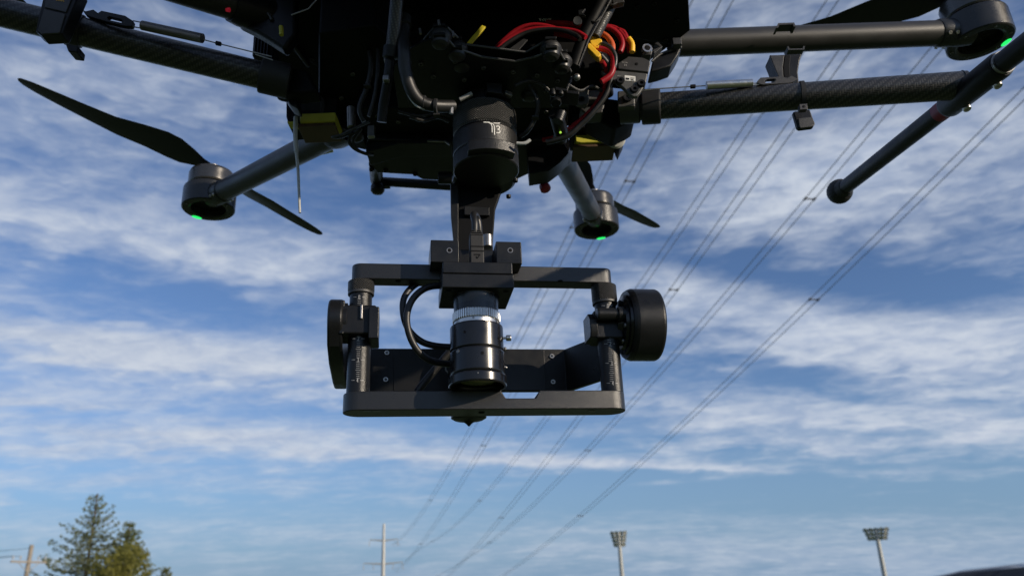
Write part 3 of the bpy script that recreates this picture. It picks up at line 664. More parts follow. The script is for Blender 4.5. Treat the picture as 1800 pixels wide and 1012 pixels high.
# mid chassis between hull and tray
deck([(560, 60), (660, 46), (740, 120), (960, 120), (1060, 120), (1080, 170), (1010, 210), (985, 240), (640, 240), (560, 190)], .520, .075, 'chassis', 'plastic_dk', None, .003)
deck([(630, 190), (1000, 190), (996, 230), (640, 236)], .500, .030, 'chassis_rail', 'plastic_dk', None, .002)
tray = deck([(645, 246), (790, 250), (986, 246), (990, 272), (966, 300), (930, 306), (905, 318), (780, 318), (742, 316), (728, 308), (690, 306), (662, 304), (648, 286)], .492, .034, 'equipment_tray', 'plastic', None, .002)
plate([(643, 240), (792, 244), (792, 252), (700, 252), (643, 268)], .79, .03, 'tray_wall', 'plastic', tray)
plate([(985, 236), (1000, 268), (986, 284), (965, 300), (930, 306), (925, 250)], .82, .03, 'tray_wall', 'plastic', tray)
mb().prism(PP([(751, 246), (783, 247), (791, 252), (790, 255), (782, 249), (751, 248.5)], .775), (0, .002, 0)).build('tray_clip', 'steel_dk', tray)
for x, y in ((662, 254), (682, 255), (653, 298), (678, 300), (742, 272), (730, 306)):
    bolt(tray, PZ(x, y, .4915), (0, 0, -1), .003, .0016, 'plastic')
lp = PZ(664, 322, .47); lt_ = PZ(660, 300, .495)
mb().tube([lt_ + Vector((0, 0, .01)), P(662, 316, .93), P(664, 330, .93)], .0085, 20).build('tray_post', 'plastic', tray)
mb().lathe([(.0086, .0), (.0092, -.002), (.0092, -.008), (.007, -.011), (.003, -.012)], P(664, 326, .93), (0, 0, 1), 24).build('post_foot', 'anod', tray)
mb().tube([P(668, 319, .94), P(800, 327, .90)], .0062, 18).build('cross_rod', 'plastic', tray)
mb().box(P(679, 326, .935), (.010, .010, .006)).build('rod_clip', 'plastic', tray, .001)
mb().lathe([(.0045, -.009), (.0070, -.0088), (.0072, -.006), (.0072, .006), (.0068, .0068), (.004, .007)], P(784, 313, .80), (1, .1, 0), 28).build('rod_end', 'anod', tray)
# red knob
rk = mb().lathe([(.003, -.006), (.006, -.005), (.0068, -.001), (.0068, .003), (.004, .005)], P(958, 330, .86), (.2, -.3, -.9), 9).build('red_knob', 'redtape', tray)
mb().tube([P(960, 310, .86), P(958, 330, .86)], .0015, 8).build('knob_stem', 'plastic', tray)
# side packs with yellow pads
for (q, Yq, nm) in (((521, 168, 590, 222, 520, 245, 586), .74, 'l'), ((1006, 196, 1084, 258, 1005, 280, 1070), .80, 'r')):
    x0, y0, x1, y1, _, _, _ = q
    a = P(x0, y1, Yq); b = P(x1, y1, Yq); c = P(x0, y0, Yq)
    h_ = c.z - a.z; w_ = b.x - a.x; dpt = .034
    pk = mb().box(((a.x + b.x) / 2, Yq + dpt / 2, a.z + h_ / 2 + .007), (w_, dpt, h_ - .014)).build('side_pack', 'plastic', dr, .0015)
    mb().box(((a.x + b.x) / 2 + .002, Yq + dpt / 2 - .002, a.z + .0085), (w_ - .004, dpt + .002, .011)).build('pack_pad', 'yellow', pk, .0015)
    mb().box(((a.x + b.x) / 2, Yq + dpt / 2, a.z + .0012), (w_ - .002, dpt, .004)).build('pack_base', 'brown', pk, .0006)
    if nm == 'l':
        mb().lathe([(.013, 0), (.014, .001), (.0175, .001), (.018, -.002)], P(543, 188, Yq - .001), (0, -1, -.25), 28).build('pack_grommet', 'rubber', pk)
        plate([(503, 165), (528, 168), (524, 220), (508, 222), (503, 205)], Yq + .01, .03, 'pack_bracket', 'plastic_dk', pk)
        plate([(590, 170), (640, 180), (635, 232), (606, 226), (592, 215)], Yq + .03, .04, 'pack_bracket', 'plastic_dk', pk)
        plate([(505, 213), (523, 214.5), (523, 217.5), (505, 216)], Yq - .002, .012, 'pack_strip', 'yellow', pk, .0003)
        mb().tube([P(618, 224, .71), P(617, 190, .71)], .0045, 12).build('pack_stud', 'steel_dk', pk)
    else:
        plate([(1000, 200), (1088, 200), (1100, 208), (1099, 240), (1090, 259), (1080, 235), (1010, 222)], Yq - .012, .03, 'pack_bracket', 'plastic_dk', pk)
        mb().lathe([(.010, 0), (.011, .003), (.009, .005), (.004, .0055)], P(1082, 246, Yq - .014), (0, -1, -.3), 24).build('pack_grommet', 'antenna', pk)
# antenna and loose leads
an = mb().tube([P(520, 206, .735), P(519, 240, .735), P(521, 268, .735)], .0024, 14).build('antenna', 'antenna', dr)
mb().tube([P(521, 266, .735), P(524, 300, .735), P(527, 374, .737)], [.0019, .0013], 12).build('antenna_whip', 'antenna', an)
mb().tube([P(650, 214, .70), P(622, 226, .71), P(600, 237, .72), P(584, 241, .725), P(600, 241, .725), P(620, 233, .72)], .0014, 8, smooth=6).build('thin_lead', 'cable', dr)
mb().tube([P(632, 228, .72), P(618, 238, .725), P(614, 250, .73), P(624, 262, .735), P(642, 270, .74), P(655, 272, .75)], .0019, 8, smooth=6).build('thin_lead', 'cable', dr)
mb().tube([P(636, 226, .72), P(625, 240, .725), P(621, 252, .73), P(630, 264, .735), P(650, 272, .745)], .0015, 8, smooth=6).build('thin_lead', 'cable', dr)
mb().ball(P(626, 240, .74), .0085, 16, (1, 1, .7)).build('lead_boot', 'rubber', dr)
mb().box(P(653, 232, .745), (.008, .006, .014)).build('lead_clip', 'steel_dk', dr, .001)

# ---- motors, arms, propellers
def motor(c, outd, led, arm_r=.0155, tilt=None):
    """c: centre of the bottom face; outd: outward direction from the hull"""
    o = Vector(outd).normalized(); ax = Vector((0, 0, 1)) if tilt is None else Vector(tilt).normalized()
    r = .0385
    mo = mb().lathe([(r * .50, .012), (r * .62, .011), (r * .66, .0015), (r * .74, 0), (r * .96, 0), (r, .0016), (r, .0312), (r * .985, .033), (r * .6, .0335)], c, ax, 56).build('motor_housing', 'grey_dark', dr, angle=28)
    mb().lathe([(r * .05, .010), (r * .62, .0095), (r * .62, .016)], c, ax, 40).build('motor_base', 'plastic_dk', mo)
    mb().lathe([(r * .74, .0330), (r * .74, .038), (r * .5, .0382)], c, ax, 44).build('motor_gap', 'plastic_dk', mo)
    mb().lathe([(r * .6, .0372), (r * .84, .0375), (r * .865, .040), (r * .865, .058), (r * .82, .062), (r * .70, .064), (r * .15, .0645)], c, ax, 56).build('motor_bell', 'bell', mo)
    for k in range(6):
        w = math.pi * k / 3; u_ = ax.orthogonal().normalized(); v_ = ax.cross(u_)
        q = c + ax * .0104 + (u_ * math.cos(w) + v_ * math.sin(w)) * r * .30
        mb().box(q, (.014, .0016, .002), rot_to(u_ * math.cos(w) + v_ * math.sin(w), ax)).build('motor_rib', 'plastic', mo)
    # led: lens shaped lamp set in the outer edge of the bottom ring
    e = o - ax * o.dot(ax); e.normalize(); f_ = ax.cross(e); lm = mb(); lm.ball((0, 0, 0), 1, 16)
    lm.v = [c + ax * .0008 + e * (r * .90 + .0042 * q.x) + f_ * (.0088 * q.y) + ax * (.0022 * q.z) for q in lm.v]
    lm.build('status_light', led, mo)
    for k in range(6):
        w = math.pi * k / 3 + .4; bolt(mo, c + (e * math.cos(w) + f_ * math.sin(w)) * r * .84, -ax, .0017, .0008, 'steel_dk')
    mb().lathe([(.006, .064), (.006, .069), (.010, .0695), (.010, .075), (.006, .077), (.003, .079)], c, ax, 24).build('propeller_hub', 'steel_dk', mo)
    return mo, c + ax * .0725
def blade(hub, tip, par, sgn=1, chord=.040):
    d = tip - hub; L = d.length; x = d.normalized(); z = Vector((0, 0, 1)); z = (z - x * z.dot(x)).normalized(); y = z.cross(x) * sgn
    st = [(0, .010, .004, 18), (.05, .013, .0042, 20), (.10, .024, .0040, 20), (.17, .037, .0036, 19), (.24, .040, .0032, 17), (.35, .036, .0028, 14), (.5, .031, .0024, 11), (.65, .027, .0020, 9), (.8, .023, .0017, 7), (.92, .018, .0013, 6), (.98, .012, .0010, 5), (1.0, .005, .0008, 5)]
    rings = []
    for t, ch, th, tw in st:
        ch *= chord / .040; c = hub + x * (L * t) + z * (.010 * t * t)
        yv = y * math.cos(R(tw)) + z * math.sin(R(tw)); zv = z * math.cos(R(tw)) - y * math.sin(R(tw))
        off = .012 * math.sin(math.pi * min(t / .5, 1)) * (chord / .04) * .5
        rings.append([c + yv * (ch * a + off) + zv * (th * b) for a, b in ((-.5, 0), (-.3, .42), (0, .5), (.3, .3), (.5, 0), (.3, -.25), (0, -.35), (-.3, -.4))])
    return mb().loft(rings).build('propeller_blade', 'blade', par, angle=60)
def arm(root, c, joint_len=.05, zoff=.020, mt='tube_grey', holder=True):
    tip = c + Vector((0, 0, zoff)); d = (tip - root).normalized(); tip_in = tip - d * .034
    ar = mb().tube([root, root.lerp(tip_in, .5), tip_in], .0155, 36).build('arm', mt, dr)
    jt = mb(); j0 = tip_in - d * .022
    jt.tube([j0, j0 + d * .003, tip - d * .026, tip - d * .012], [.0162, .0172, .0176, .0165], 32); j = jt.build('arm_joint', 'grey_dark', ar)
    sd = d.cross(Vector((0, 0, 1))).normalized()
    for k in (.006, .016):
        for sgn in (-1, 1):
            bolt(ar, j0 + d * k + sd * sgn * .0145 - Vector((0, 0, .0105)), sd * sgn - Vector((0, 0, .7)), .0022, .0012, 'steel')
    if holder:
        h0 = root - d * .012
        mb().tube([h0, h0 + d * .03, h0 + d * .040], [.0195, .0195, .0175], 28).build('arm_holder', 'plastic', ar)
    return ar, d
# rear left
cC = P(366, 369, 1.075); rootC = P(606, 226, .80)
arC, dC = arm(rootC, cC); moC, hbC = motor(cC, Vector((-.75, .66, 0)), 'led_green')
tipC1 = P(25, 149, .985); tipC2 = P(562, 420, 1.20)
blade(hbC, tipC1, moC, 1, .053); blade(hbC, tipC2, moC, 1, .050)
mb().tube([P(560, 268, .86), P(585, 262, .86)], .0042, 12).build('arm_release', 'steel', arC)
# rear right
cB = P(1049, 405, 1.24); rootB = P(978, 262, .88)
arB, dB = arm(rootB, cB); moB, hbB = motor(cB, Vector((.3, .95, 0)), 'led_green')
blade(hbB, P(1158, 408, 1.38), moB, 1, .046); blade(hbB, P(865, 170, 1.12), moB, 1, .056)
# right
cA = P(1724, 76, .815); rootA = P(1180, 77, .765)
arA, dA = arm(rootA, cA, zoff=.017, holder=False); moA, hbA = motor(cA, Vector((1, .12, 0)), 'led_green', tilt=(-.06, -.05, 1))
blade(hbA, P(1262, 103, .96), moA, 1, .050); blade(hbA, hbA * 2 - P(1262, 103, .96), moA, 1, .050)
# left front and the two over the photographer
def out_arm(root, c, od):
    ar, d = arm(root, c); mo, hb_ = motor(c, od, 'led_red'); s_ = Vector((-od[1], od[0], 0)).normalized()
    blade(hb_, hb_ + (s_ * .8 + Vector(od).normalized() * .6) * .265, mo, 1, .05); blade(hb_, hb_ - (s_ * .8 + Vector(od).normalized() * .6) * .265, mo, 1, .05)
    return ar
rootD = P(452, 22, .66); pD = P(300, -26, .60)
arD = out_arm(rootD, rootD + (pD - rootD).normalized() * .36 - Vector((0, 0, .02)), (-.85, -.5, 0))
out_arm(Vector((-.06, .56, 2.19)), Vector((-.13, .16, 2.19)), (-.2, -1, 0))
out_arm(Vector((.07, .58, 2.19)), Vector((.30, .25, 2.19)), (.55, -.8, 0))
# arm sockets on the hull
skt = plate([(414, -30), (415, 38), (452, 56), (500, 86), (520, 60), (520, -30)], .655, .016, 'arm_socket', 'plastic', None, .004)
mb().tube([P(425, 2, .65), P(468, 22, .652), P(478, 36, .654)], .0022, 8, smooth=4).build('socket_edge', 'grey_bracket', skt)
mb().tube([P(404, 18, .632), P(398, 17, .632)], .0022, 10).build('status_light', 'led_red', arD)  # glowing dab standing in for a red reflection on the arm
mb().tube([P(432, 21, .653), P(435, 24, .653)], .0028, 10).build('status_light', 'led_red', skt)  # second glowing dab, a red reflection on the socket
fin = plate([(446, 58), (470, 60), (482, 78), (480, 104), (443, 98)], .70, .02, 'heat_sink', 'plastic_dk', None, .001)
for k in range(5): mb().tube([P(450 + k * 5.5, 62 + k * 1.5, .699), P(447 + k * 5.6, 97 + k * 1.2, .699)], .0009, 6).build('fin', 'anod', fin)
mb().tube([P(494, 47, .64), P(495, 62, .64)], .0022, 10).build('brass_pin', 'yellow', dr)
# right socket, bracket plates and wing
plate([(1143, 126), (1147, 107), (1163, 91), (1199, 82), (1192, 97), (1180, 115), (1160, 122)], .735, .024, 'arm_socket', 'plastic', None, .002)
mb().tube([P(1146, 108, .733), P(1164, 94, .733), P(1198, 83, .735)], .0014, 8, smooth=4).build('socket_edge', 'grey_bracket', dr)
mb().box(P(1189, 77, .728), (.010, .010, .009)).build('arm_latch', 'grey_bracket', dr, .001)
bk = plate([(1128, 96), (1131, 82), (1142, 80), (1148, 84), (1145, 97)], .70, .014, 'hinge_block', 'grey_bracket', None, .001)
mb().lathe([(.0028, .0012), (.0034, .0022), (.0052, .0022), (.0058, .001), (.0058, -.002)], P(1137, 86.5, .70), (.1, -1, 0), 24).build('hinge_bush', 'steel', bk)
mb().lathe([(.0030, .0018), (.0025, .0019)], P(1137, 86.5, .70), (.1, -1, 0), 20).build('bush_hole', 'plastic_dk', bk)
plate([(1147, 88), (1160, 82), (1150, 76), (1157, 74), (1165, 82), (1150, 94)], .71, .010, 'hinge_arm', 'grey_bracket', None, .0006)
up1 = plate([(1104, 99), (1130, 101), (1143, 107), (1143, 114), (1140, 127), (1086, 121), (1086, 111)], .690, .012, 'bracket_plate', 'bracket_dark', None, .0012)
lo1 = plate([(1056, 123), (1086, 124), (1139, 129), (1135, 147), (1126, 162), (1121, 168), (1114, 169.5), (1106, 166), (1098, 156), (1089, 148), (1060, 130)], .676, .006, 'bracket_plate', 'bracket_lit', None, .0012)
for x, y in ((1090, 143), (1127, 148), (1115, 158)):
    mb().lathe([(.0016, .0004), (.0018, .0026), (.0038, .0028), (.0042, .002), (.0042, -.002)], P(x, y, .676), (.05, -1, 0), 18).build('bolt', 'plastic', lo1)
mb().lathe([(.0018, .0003), (.0016, .0004)], P(1119, 113, .690), (0, -1, 0), 16).build('screw_hole', 'plastic_dk', up1)
stk = mb().prism(PP([(1098, 132.5), (1117, 134.5), (1117, 143.5), (1098.5, 141.5)], .6756), (0, .0004, 0)).build('sticker', 'white', lo1)
tx = mb()
for y_, x_, x2 in ((137, 1108, 1115.5), (139.2, 1108, 1114), (141, 1109, 1115)): tx.ribbon([P(x_, y_, .6753), P(x2, y_ + .7, .6753)], Vector((0, -1, 0)), .0005)
tx.ribbon([P(1100, 138.3, .6753), P(1106, 138.9, .6753)], Vector((0, -1, 0)), .0022); tx.build('printed_text', 'black_ink', stk)
tx = mb()
for y_, x_, x2 in ((109.5, 1093, 1103), (113.2, 1097, 1102), (115, 1097, 1102)): tx.ribbon([P(x_, y_, .6895), P((x_ + x2) / 2 - .5, y_ + .4, .6895)], Vector((0, -1, 0)), .0005); tx.ribbon([P((x_ + x2) / 2 + .5, y_ + .4, .6895), P(x2, y_ + .8, .6895)], Vector((0, -1, 0)), .0006)
for y_, x_, x2 in ((133.5, 1085, 1092), (137, 1086, 1094)): tx.ribbon([P(x_, y_, .6753), P(x2, y_ + .7, .6753)], Vector((0, -1, 0)), .0004)
tx.build('printed_text', 'white_dim', up1)
plate([(1052, 121), (1086, 119), (1140, 126), (1139, 131), (1086, 126)], .70, .03, 'bracket_web', 'plastic_dk', None, .0006)
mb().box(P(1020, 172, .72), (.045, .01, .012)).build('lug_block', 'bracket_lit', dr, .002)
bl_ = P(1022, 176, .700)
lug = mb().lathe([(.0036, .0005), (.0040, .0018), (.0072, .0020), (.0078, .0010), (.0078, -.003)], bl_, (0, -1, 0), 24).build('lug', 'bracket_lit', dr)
mb().lathe([(.0018, .0022), (.0026, .0026), (.0034, .0022)], bl_, (0, -1, 0), 16).build('bolt', 'plastic', lug)
plate([(1029, 178), (1033, 158), (1035, 158), (1033, 182), (1026, 186)], .70, .008, 'lug_tab', 'bracket_lit', lug, .0005)
# ---- landing gear, right
def leg(root, tip, name='landing_leg'):
    return mb().tube([root, root.lerp(tip, .33), root.lerp(tip, .66), tip], .0140, 44).build(name, 'carbon', dr)
rA = P(1096, 191, .7255); rB = P(1698, 150, .668)
lR = leg(rA, rB)
ld = (rB - rA).normalized()
def along(a, b, X): # point of segment a-b at photo column X
    lo_, hi_ = 0., 1.
    def col_(t):
        v = a.lerp(b, t) - CAM; return CX + F * v.dot(rt) / v.dot(fwd)
    for _ in range(40):
        mid = (lo_ + hi_) / 2
        if (col_(mid) < X) == (col_(0) < col_(1)): lo_ = mid
        else: hi_ = mid
    return a.lerp(b, lo_)
q = along(rA, rB, 1140)
mb().lathe([(.0145, -.0110), (.0178, -.0108), (.0186, -.0095), (.0186, .0075), (.0178, .0090), (.0145, .0092)], q + ld * .0035, ld, 48).build('leg_collar', 'rubber', lR)
mb().lathe([(.0120, -.03), (.0166, -.03), (.0166, -.010), (.0150, -.009)], q, ld, 40).build('leg_socket', 'bracket_dark', lR)
mb().box(q - ld * .024 + Vector((-.001, -.014, -.001)), (.018, .012, .020), rot_to(ld)).build('socket_clamp', 'bracket_lit', lR, .0015)
bb = q - ld * .0235 + Vector((-.001, -.0205, -.001))
mb().lathe([(.0020, .0006), (.0024, .0020), (.0044, .0022), (.005, .001), (.005, -.002)], bb, (0, -1, 0), 20).build('bolt', 'plastic', lR)
plate([(1040, 168), (1112, 178), (1118, 206), (1106, 214), (1080, 226), (1030, 200)], .735, .04, 'leg_mount', 'plastic_dk', None, .003)
plate([(1018, 190), (1064, 182), (1060, 198), (1030, 200)], .715, .02, 'leg_mount', 'grey_bracket', None, .002)
mb().tube([along(rA, rB, 1157) , along(rA, rB, 1159.5)], 0.0149, 44).build('leg_band', 'steel_dk', lR)
q = along(rA, rB, 1409)
mb().lathe([(.0145, -.0022), (.0156, -.002), (.0156, .002), (.0145, .0022)], q, ld, 44).build('clip_ring', 'rubber', lR)
cl_ = plate([(1394, 196), (1424, 192), (1433, 217), (1430, 223), (1406, 226), (1402, 223)], .668, .006, 'leg_clip', 'plastic', lR, .0015)
plate([(1403, 208), (1428, 205), (1433, 217), (1430, 222.5), (1408, 225), (1405, 222)], .6665, .002, 'clip_face', 'grey_bracket', cl_, .0008)
plate([(1405, 183), (1419, 182), (1420, 192), (1406, 193)], .655, .006, 'clip_tab', 'grey_bracket', cl_, .0006)
mb().lathe([(.0014, .0003), (.0010, .0004)], P(1413, 187.5, .655), (0, -1, 0), 10).build('tab_hole', 'plastic_dk', cl_)
hk = plate([(1353, 97), (1410, 94), (1406, 108), (1403, 126), (1405, 146), (1392, 150), (1371, 141)], .70, .020, 'arm_rest', 'plastic', lR, .0015)
plate([(1380, 97), (1390, 97), (1388, 118), (1390, 144), (1379, 143), (1377, 118)], .698, .003, 'rest_groove', 'plastic_dk', hk, .0006)
plate([(1353, 97), (1379, 97), (1376, 118), (1378, 142), (1371, 141)], .697, .003, 'rest_flank', 'grey_bracket', hk, .0006)
for (pts) in ([(1364, 49), (1368, 41), (1396, 40), (1399, 47), (1395, 47), (1394, 43), (1370, 44), (1368, 49)], [(1384, 82), (1386, 88), (1414, 87.5), (1415, 81.5), (1412, 81.5), (1411.5, 85.5), (1388, 86), (1386.5, 82)]):
    mb().prism(PP(pts, .742), (0, .012, 0)).build('arm_guide', 'grey_bracket', arA)
# spring latch on the right leg
def latch(par, wire, s0, s1, rS, hook, slot, Y, mtS, hookmt, crimp):
    sp = mb().tube([P(*s0, Y), P(*s1, Y)], rS, 24).build('latch_spring', mtS, par)
    mb().tube([P(*q_, Y) for q_ in wire], .0006, 8).build('latch_wire', 'steel_dk', par)
    mb().box(P(*crimp, Y), (.0055, .0035, .0034), rot_to(P(*s1, Y) - P(*s0, Y))).build('wire_crimp', 'plastic_dk', par, .0006)
    hkp = mb().holed(PP(hook, Y - .002), PP(slot, Y - .002), (0, .005, 0)).build('latch_hook', hookmt, par, .0004)
    return hkp
YR = .690
latch(lR, [(1124, 160), (1160, 156), (1214, 152.5), (1240, 151)], (1242, 150.5), (1322, 146.5), .0042, [(1331, 143), (1337, 136.5), (1372, 134.5), (1384, 137), (1392, 133), (1402, 139), (1394, 144), (1388, 146), (1342, 149), (1336, 148)], [(1344, 142), (1350, 139), (1362, 138.4), (1364, 141), (1360, 145), (1346, 146)], YR, 'steel', 'grey_bracket', (1218, 152.4))
mb().tube([P(1322, 147, YR), P(1334, 146, YR)], .0007, 8).build('latch_wire', 'steel', lR)
mb().tube([P(1322, 150, YR), P(1334, 149, YR)], .0007, 8).build('latch_wire', 'steel', lR)
# skid of the right leg: one long tube with a rubber end, and its tee joint
sk_far = P(1478, 335, .975); sk_mid = P(1694, 165, .672)
sd_ = (sk_mid - sk_far).normalized(); sk_near = sk_mid + sd_ * .36
skd = mb().tube([sk_far, sk_mid, sk_near], .0098, 36).build('skid_tube', 'rubber_tube', dr)
tj = mb().tube([sk_mid - sd_ * .030, sk_mid - sd_ * .026, sk_mid + sd_ * .060, sk_mid + sd_ * .064], [.0116, .0128, .0128, .0116], 32).build('tee_joint', 'plastic', skd)
mb().tube([rB - ld * .004, rB, sk_mid + Vector((-.002, 0, .002))], [.0148, .0153, .0135], 32).build('tee_sleeve', 'plastic', skd)
mb().tube([sk_mid - sd_ * .046, sk_mid - sd_ * .031], .0101, 28).build('red_band', 'redtape', skd)
for t_ in (-.012, .040):
    c_ = sk_mid + sd_ * t_ + Vector((.004, -.004, -.0135))
    mb().lathe([(.0016, .0008), (.0020, .0022), (.0036, .0024), (.0042, .001), (.0042, -.003)], c_, (.1, -.3, -1), 18).build('bolt', 'steel', skd)
mb().tube([sk_mid + sd_ * .064, sk_mid + sd_ * .068], .0108, 28).build('skid_ring', 'steel_dk', skd)
ft = mb().ball(sk_far - sd_ * .004, .0172, 24, (1, 1, 1)).build('skid_foot', 'rubber', skd)
mb().tube([sk_far - sd_ * .004, sk_far + sd_ * .012, sk_far + sd_ * .02], [.0128, .0122, .0104], 24).build('foot_sleeve', 'rubber', skd)
# ---- landing gear, left
lA = P(486, 139, .682); lB = P(-420, -80, .545)
lL = leg(lA, lB); ll = (lB - lA).normalized()
q = along(lB, lA, 478)
mb().lathe([(.0145, -.018), (.0175, -.0175), (.0180, -.016), (.0180, .010), (.0172, .0115), (.0145, .012)], q, ll, 44).build('leg_collar', 'rubber', lL)
mb().tube([along(lB, lA, 470), along(lB, lA, 467.5)], 0.0149, 44).build('leg_band', 'steel_dk', lL)
plate([(478, 112), (540, 122), (560, 160), (524, 164), (498, 162), (478, 158)], .685, .022, 'leg_mount', 'plastic_dk', None, .004)
plate([(497, 166), (520, 166), (524, 190), (510, 184)], .70, .02, 'leg_mount', 'plastic', None, .002)
q = along(lB, lA, 131)
mb().lathe([(.0142, -.0075), (.0156, -.0072), (.0160, -.006), (.0160, .006), (.0154, .0072), (.0142, .0075)], q, ll, 44).build('clip_ring', 'rubber', lL)
mb().tube([along(lB, lA, 137), along(lB, lA, 139)], 0.0151, 44).build('leg_band', 'grey_bracket', lL)
plate([(114, 76), (137, 80), (135, 92), (119, 90)], .590, .014, 'leg_clip', 'plastic', lL, .0012)
sc = plate([(78, -16), (142, -16), (112, 52), (108, 60), (72, 62), (62, 55)], .585, .014, 'strap_clip', 'plastic', lL, .0012)
plate([(83, -16), (131, -16), (116, 22), (78, 13)], .5838, .0018, 'clip_face', 'clip_grey', sc, .0006)
plate([(77, 16), (115, 25), (105, 56), (103, 58), (74, 60), (66, 53)], .5838, .0018, 'clip_face', 'clip_grey', sc, .0006)
tx = mb()
for k in range(4): tx.ribbon([P(98 + k * 4, -1 + k * .6, .5834), P(100.6 + k * 4, 1.6 + k * .6, .5834)], Vector((0, -1, 0)), .0010)
tx.build('printed_text', 'amber_ink', sc)
YL = .618
latch(lL, [(357, 70), (380, 76), (445, 92), (478, 100)], (250, 45), (356, 68), .0046, [(144, 17), (150, 20), (164, 17), (172, 23), (178, 19), (220, 28), (234, 37), (232, 46), (222, 46), (215, 45), (186, 38), (160, 30), (150, 26)], [(188, 31), (192, 29), (212, 34), (216, 37), (213, 40), (190, 35)], YL, 'coil', 'plastic', (384, 77))
mb().tube([P(234, 37, YL), P(250, 40, YL)], .0006, 8).build('latch_wire', 'steel_dk', lL)
mb().tube([P(232, 47, YL), P(248, 50, YL)], .0006, 8).build('latch_wire', 'steel_dk', lL)
mb().tube([P(449, 96, YL), P(480, 106, YL)], .0006, 8).build('latch_wire', 'steel_dk', lL)
s2 = Vector((-.45, 1, .15)).normalized()
sk2 = mb().tube([lB - s2 * .34, lB, lB + s2 * .34], .0098, 32).build('skid_tube', 'rubber_tube', dr)
mb().tube([lB - s2 * .05, lB + s2 * .05], .0142, 32).build('tee_joint', 'plastic', sk2)
mb().ball(lB + s2 * .345, .0172, 24).build('skid_foot', 'rubber', sk2); mb().ball(lB - s2 * .345, .0172, 24).build('skid_foot', 'rubber', sk2)

# ---- front: damper plates, rods, wiring
zU, zD = P(775, 55, .60).z - 1.6, P(775, 72, .60).z - 1.6
mb().prism(ZZ([(764, 48), (786, 48), (816, 78), (925, 92), (958, 72), (975, 72), (988, 92), (1010, 120), (1000, 190), (700, 190), (690, 120), (745, 70)], zU), (0, 0, .002)).build('damper_plate', 'plastic', dr, .0005)
mb().prism(ZZ([(766, 66), (784, 66), (800, 84), (846, 100), (906, 108), (940, 100), (966, 90), (984, 92), (1004, 126), (996, 190), (720, 190), (700, 100), (735, 78)], zD), (0, 0, .002)).build('damper_plate', 'plastic', dr, .0005)
for (x, y, h_) in ((774, 66, 1), (803, 88, 1), (968, 88, 1), (987, 110, 1), (840, 160, 0), (930, 160, 0)):
    c_ = PZ(x, y, (zU + zD) / 2); hh = (zU - zD) / 2
    dm = mb().lathe([(.004, hh + .004), (.006, hh + .003), (.0085, hh), (.0105, hh * .3), (.0105, -hh * .3), (.0085, -hh), (.0078, -hh - .003), (.005, -hh - .005), (.001, -hh - .0056)], c_, (0, 0, 1), 28).build('rubber_damper', 'rubber_sheen', dr)
    mb().box(c_ + Vector((0, -.0072, hh + .001)), (.011, .006, .003)).build('damper_tab', 'anod', dm, .0006)
    mb().box(c_ + Vector((0, -.0080, -hh + .001)), (.011, .006, .003)).build('damper_tab', 'anod', dm, .0006)
for (x, y) in ((771, 40), (738, 55), (796, 60)):
    mb().tube([P(x, y - 4, .59), P(x + 1.5, y + 5, .59)], .0013, 10).build('damper_pin', 'steel_dk', dr)
M['edge'] = mat('lit_edge_grey', (.10, .10, .105), .4, .1, .2, 900, .3, 200)  # pale grey puts the sunlit rim highlight into the colour
for pts, z_ in (([(786, 48), (816, 78)], zU), ([(816, 78), (925, 92)], zU), ([(925, 92), (957, 73)], zU), ([(975, 72), (1010, 120)], zU), ([(745, 70), (764, 48)], zU),
                ([(784, 66), (800, 84), (846, 100)], zD), ([(846, 100), (906, 108)], zD), ([(906, 108), (940, 100), (966, 90)], zD), ([(984, 92), (1004, 126)], zD)):
    mb().tube([PZ(a, b, z_ + .0008) for a, b in pts], .0011, 8).build('plate_edge', 'edge', dr)
for x, y in ((740, 112), (762, 134), (902, 126), (944, 132), (980, 142), (850, 119), (720, 150), (816, 140), (800, 108), (960, 160)): bolt(dr, PZ(x, y, zD - .0002), (0, 0, -1), .0024, .0016, 'edge')
for x, y in ((520, 62), (600, 22), (664, 104), (548, 104), (640, 30)): bolt(dr, PZ(x, y, .5848), (0, 0, -1), .0026, .0014, 'edge')
for x, y in ((1030, 12), (1190, 36), (1150, 6), (1170, 70), (1120, 12)): bolt(dr, PZ(x, y, .5898), (0, 0, -1), .0026, .0014, 'anod')
for x, y in ((600, 172), (664, 204), (960, 196), (700, 214), (620, 130), (1000, 180)): bolt(dr, PZ(x, y, .4998 if 630 < x < 1000 and y > 190 else .5198), (0, 0, -1), .0026, .0014, 'edge')
for pts, Yc, r_ in (([(640, 60), (652, 110), (646, 150), (632, 190), (640, 214)], .66, .0026), ([(655, 40), (664, 100), (660, 160), (648, 205)], .655, .0020), ([(930, 150), (945, 180), (942, 205), (928, 230), (915, 240)], .668, .0022),
                    ([(720, 205), (745, 212), (770, 206), (790, 214)], .68, .0020), ([(700, 196), (735, 204), (768, 200), (792, 206)], .675, .0016), ([(1000, 150), (1020, 160), (1040, 152), (1058, 160)], .668, .0018), ([(905, 150), (930, 142), (955, 150), (972, 168)], .65, .0016)):
    mb().tube([P(a, b, Yc + .006 * k) for k, (a, b) in enumerate(pts)], r_, 10, smooth=5).build('thin_lead', 'cable', dr)
for (x, y, Yc) in ((646, 152, .672), (941, 207, .68), (768, 203, .685)):
    mb().box(P(x, y, Yc - .004), (.007, .006, .0022)).build('cable_tie', 'rubber', dr, .0004)
mb().lathe([(.006, 0), (.0075, .001), (.0075, .006), (.006, .007)], P(812, 122, .64), (0, 0, 1), 20).build('rubber_damper', 'rubber_sheen', dr)
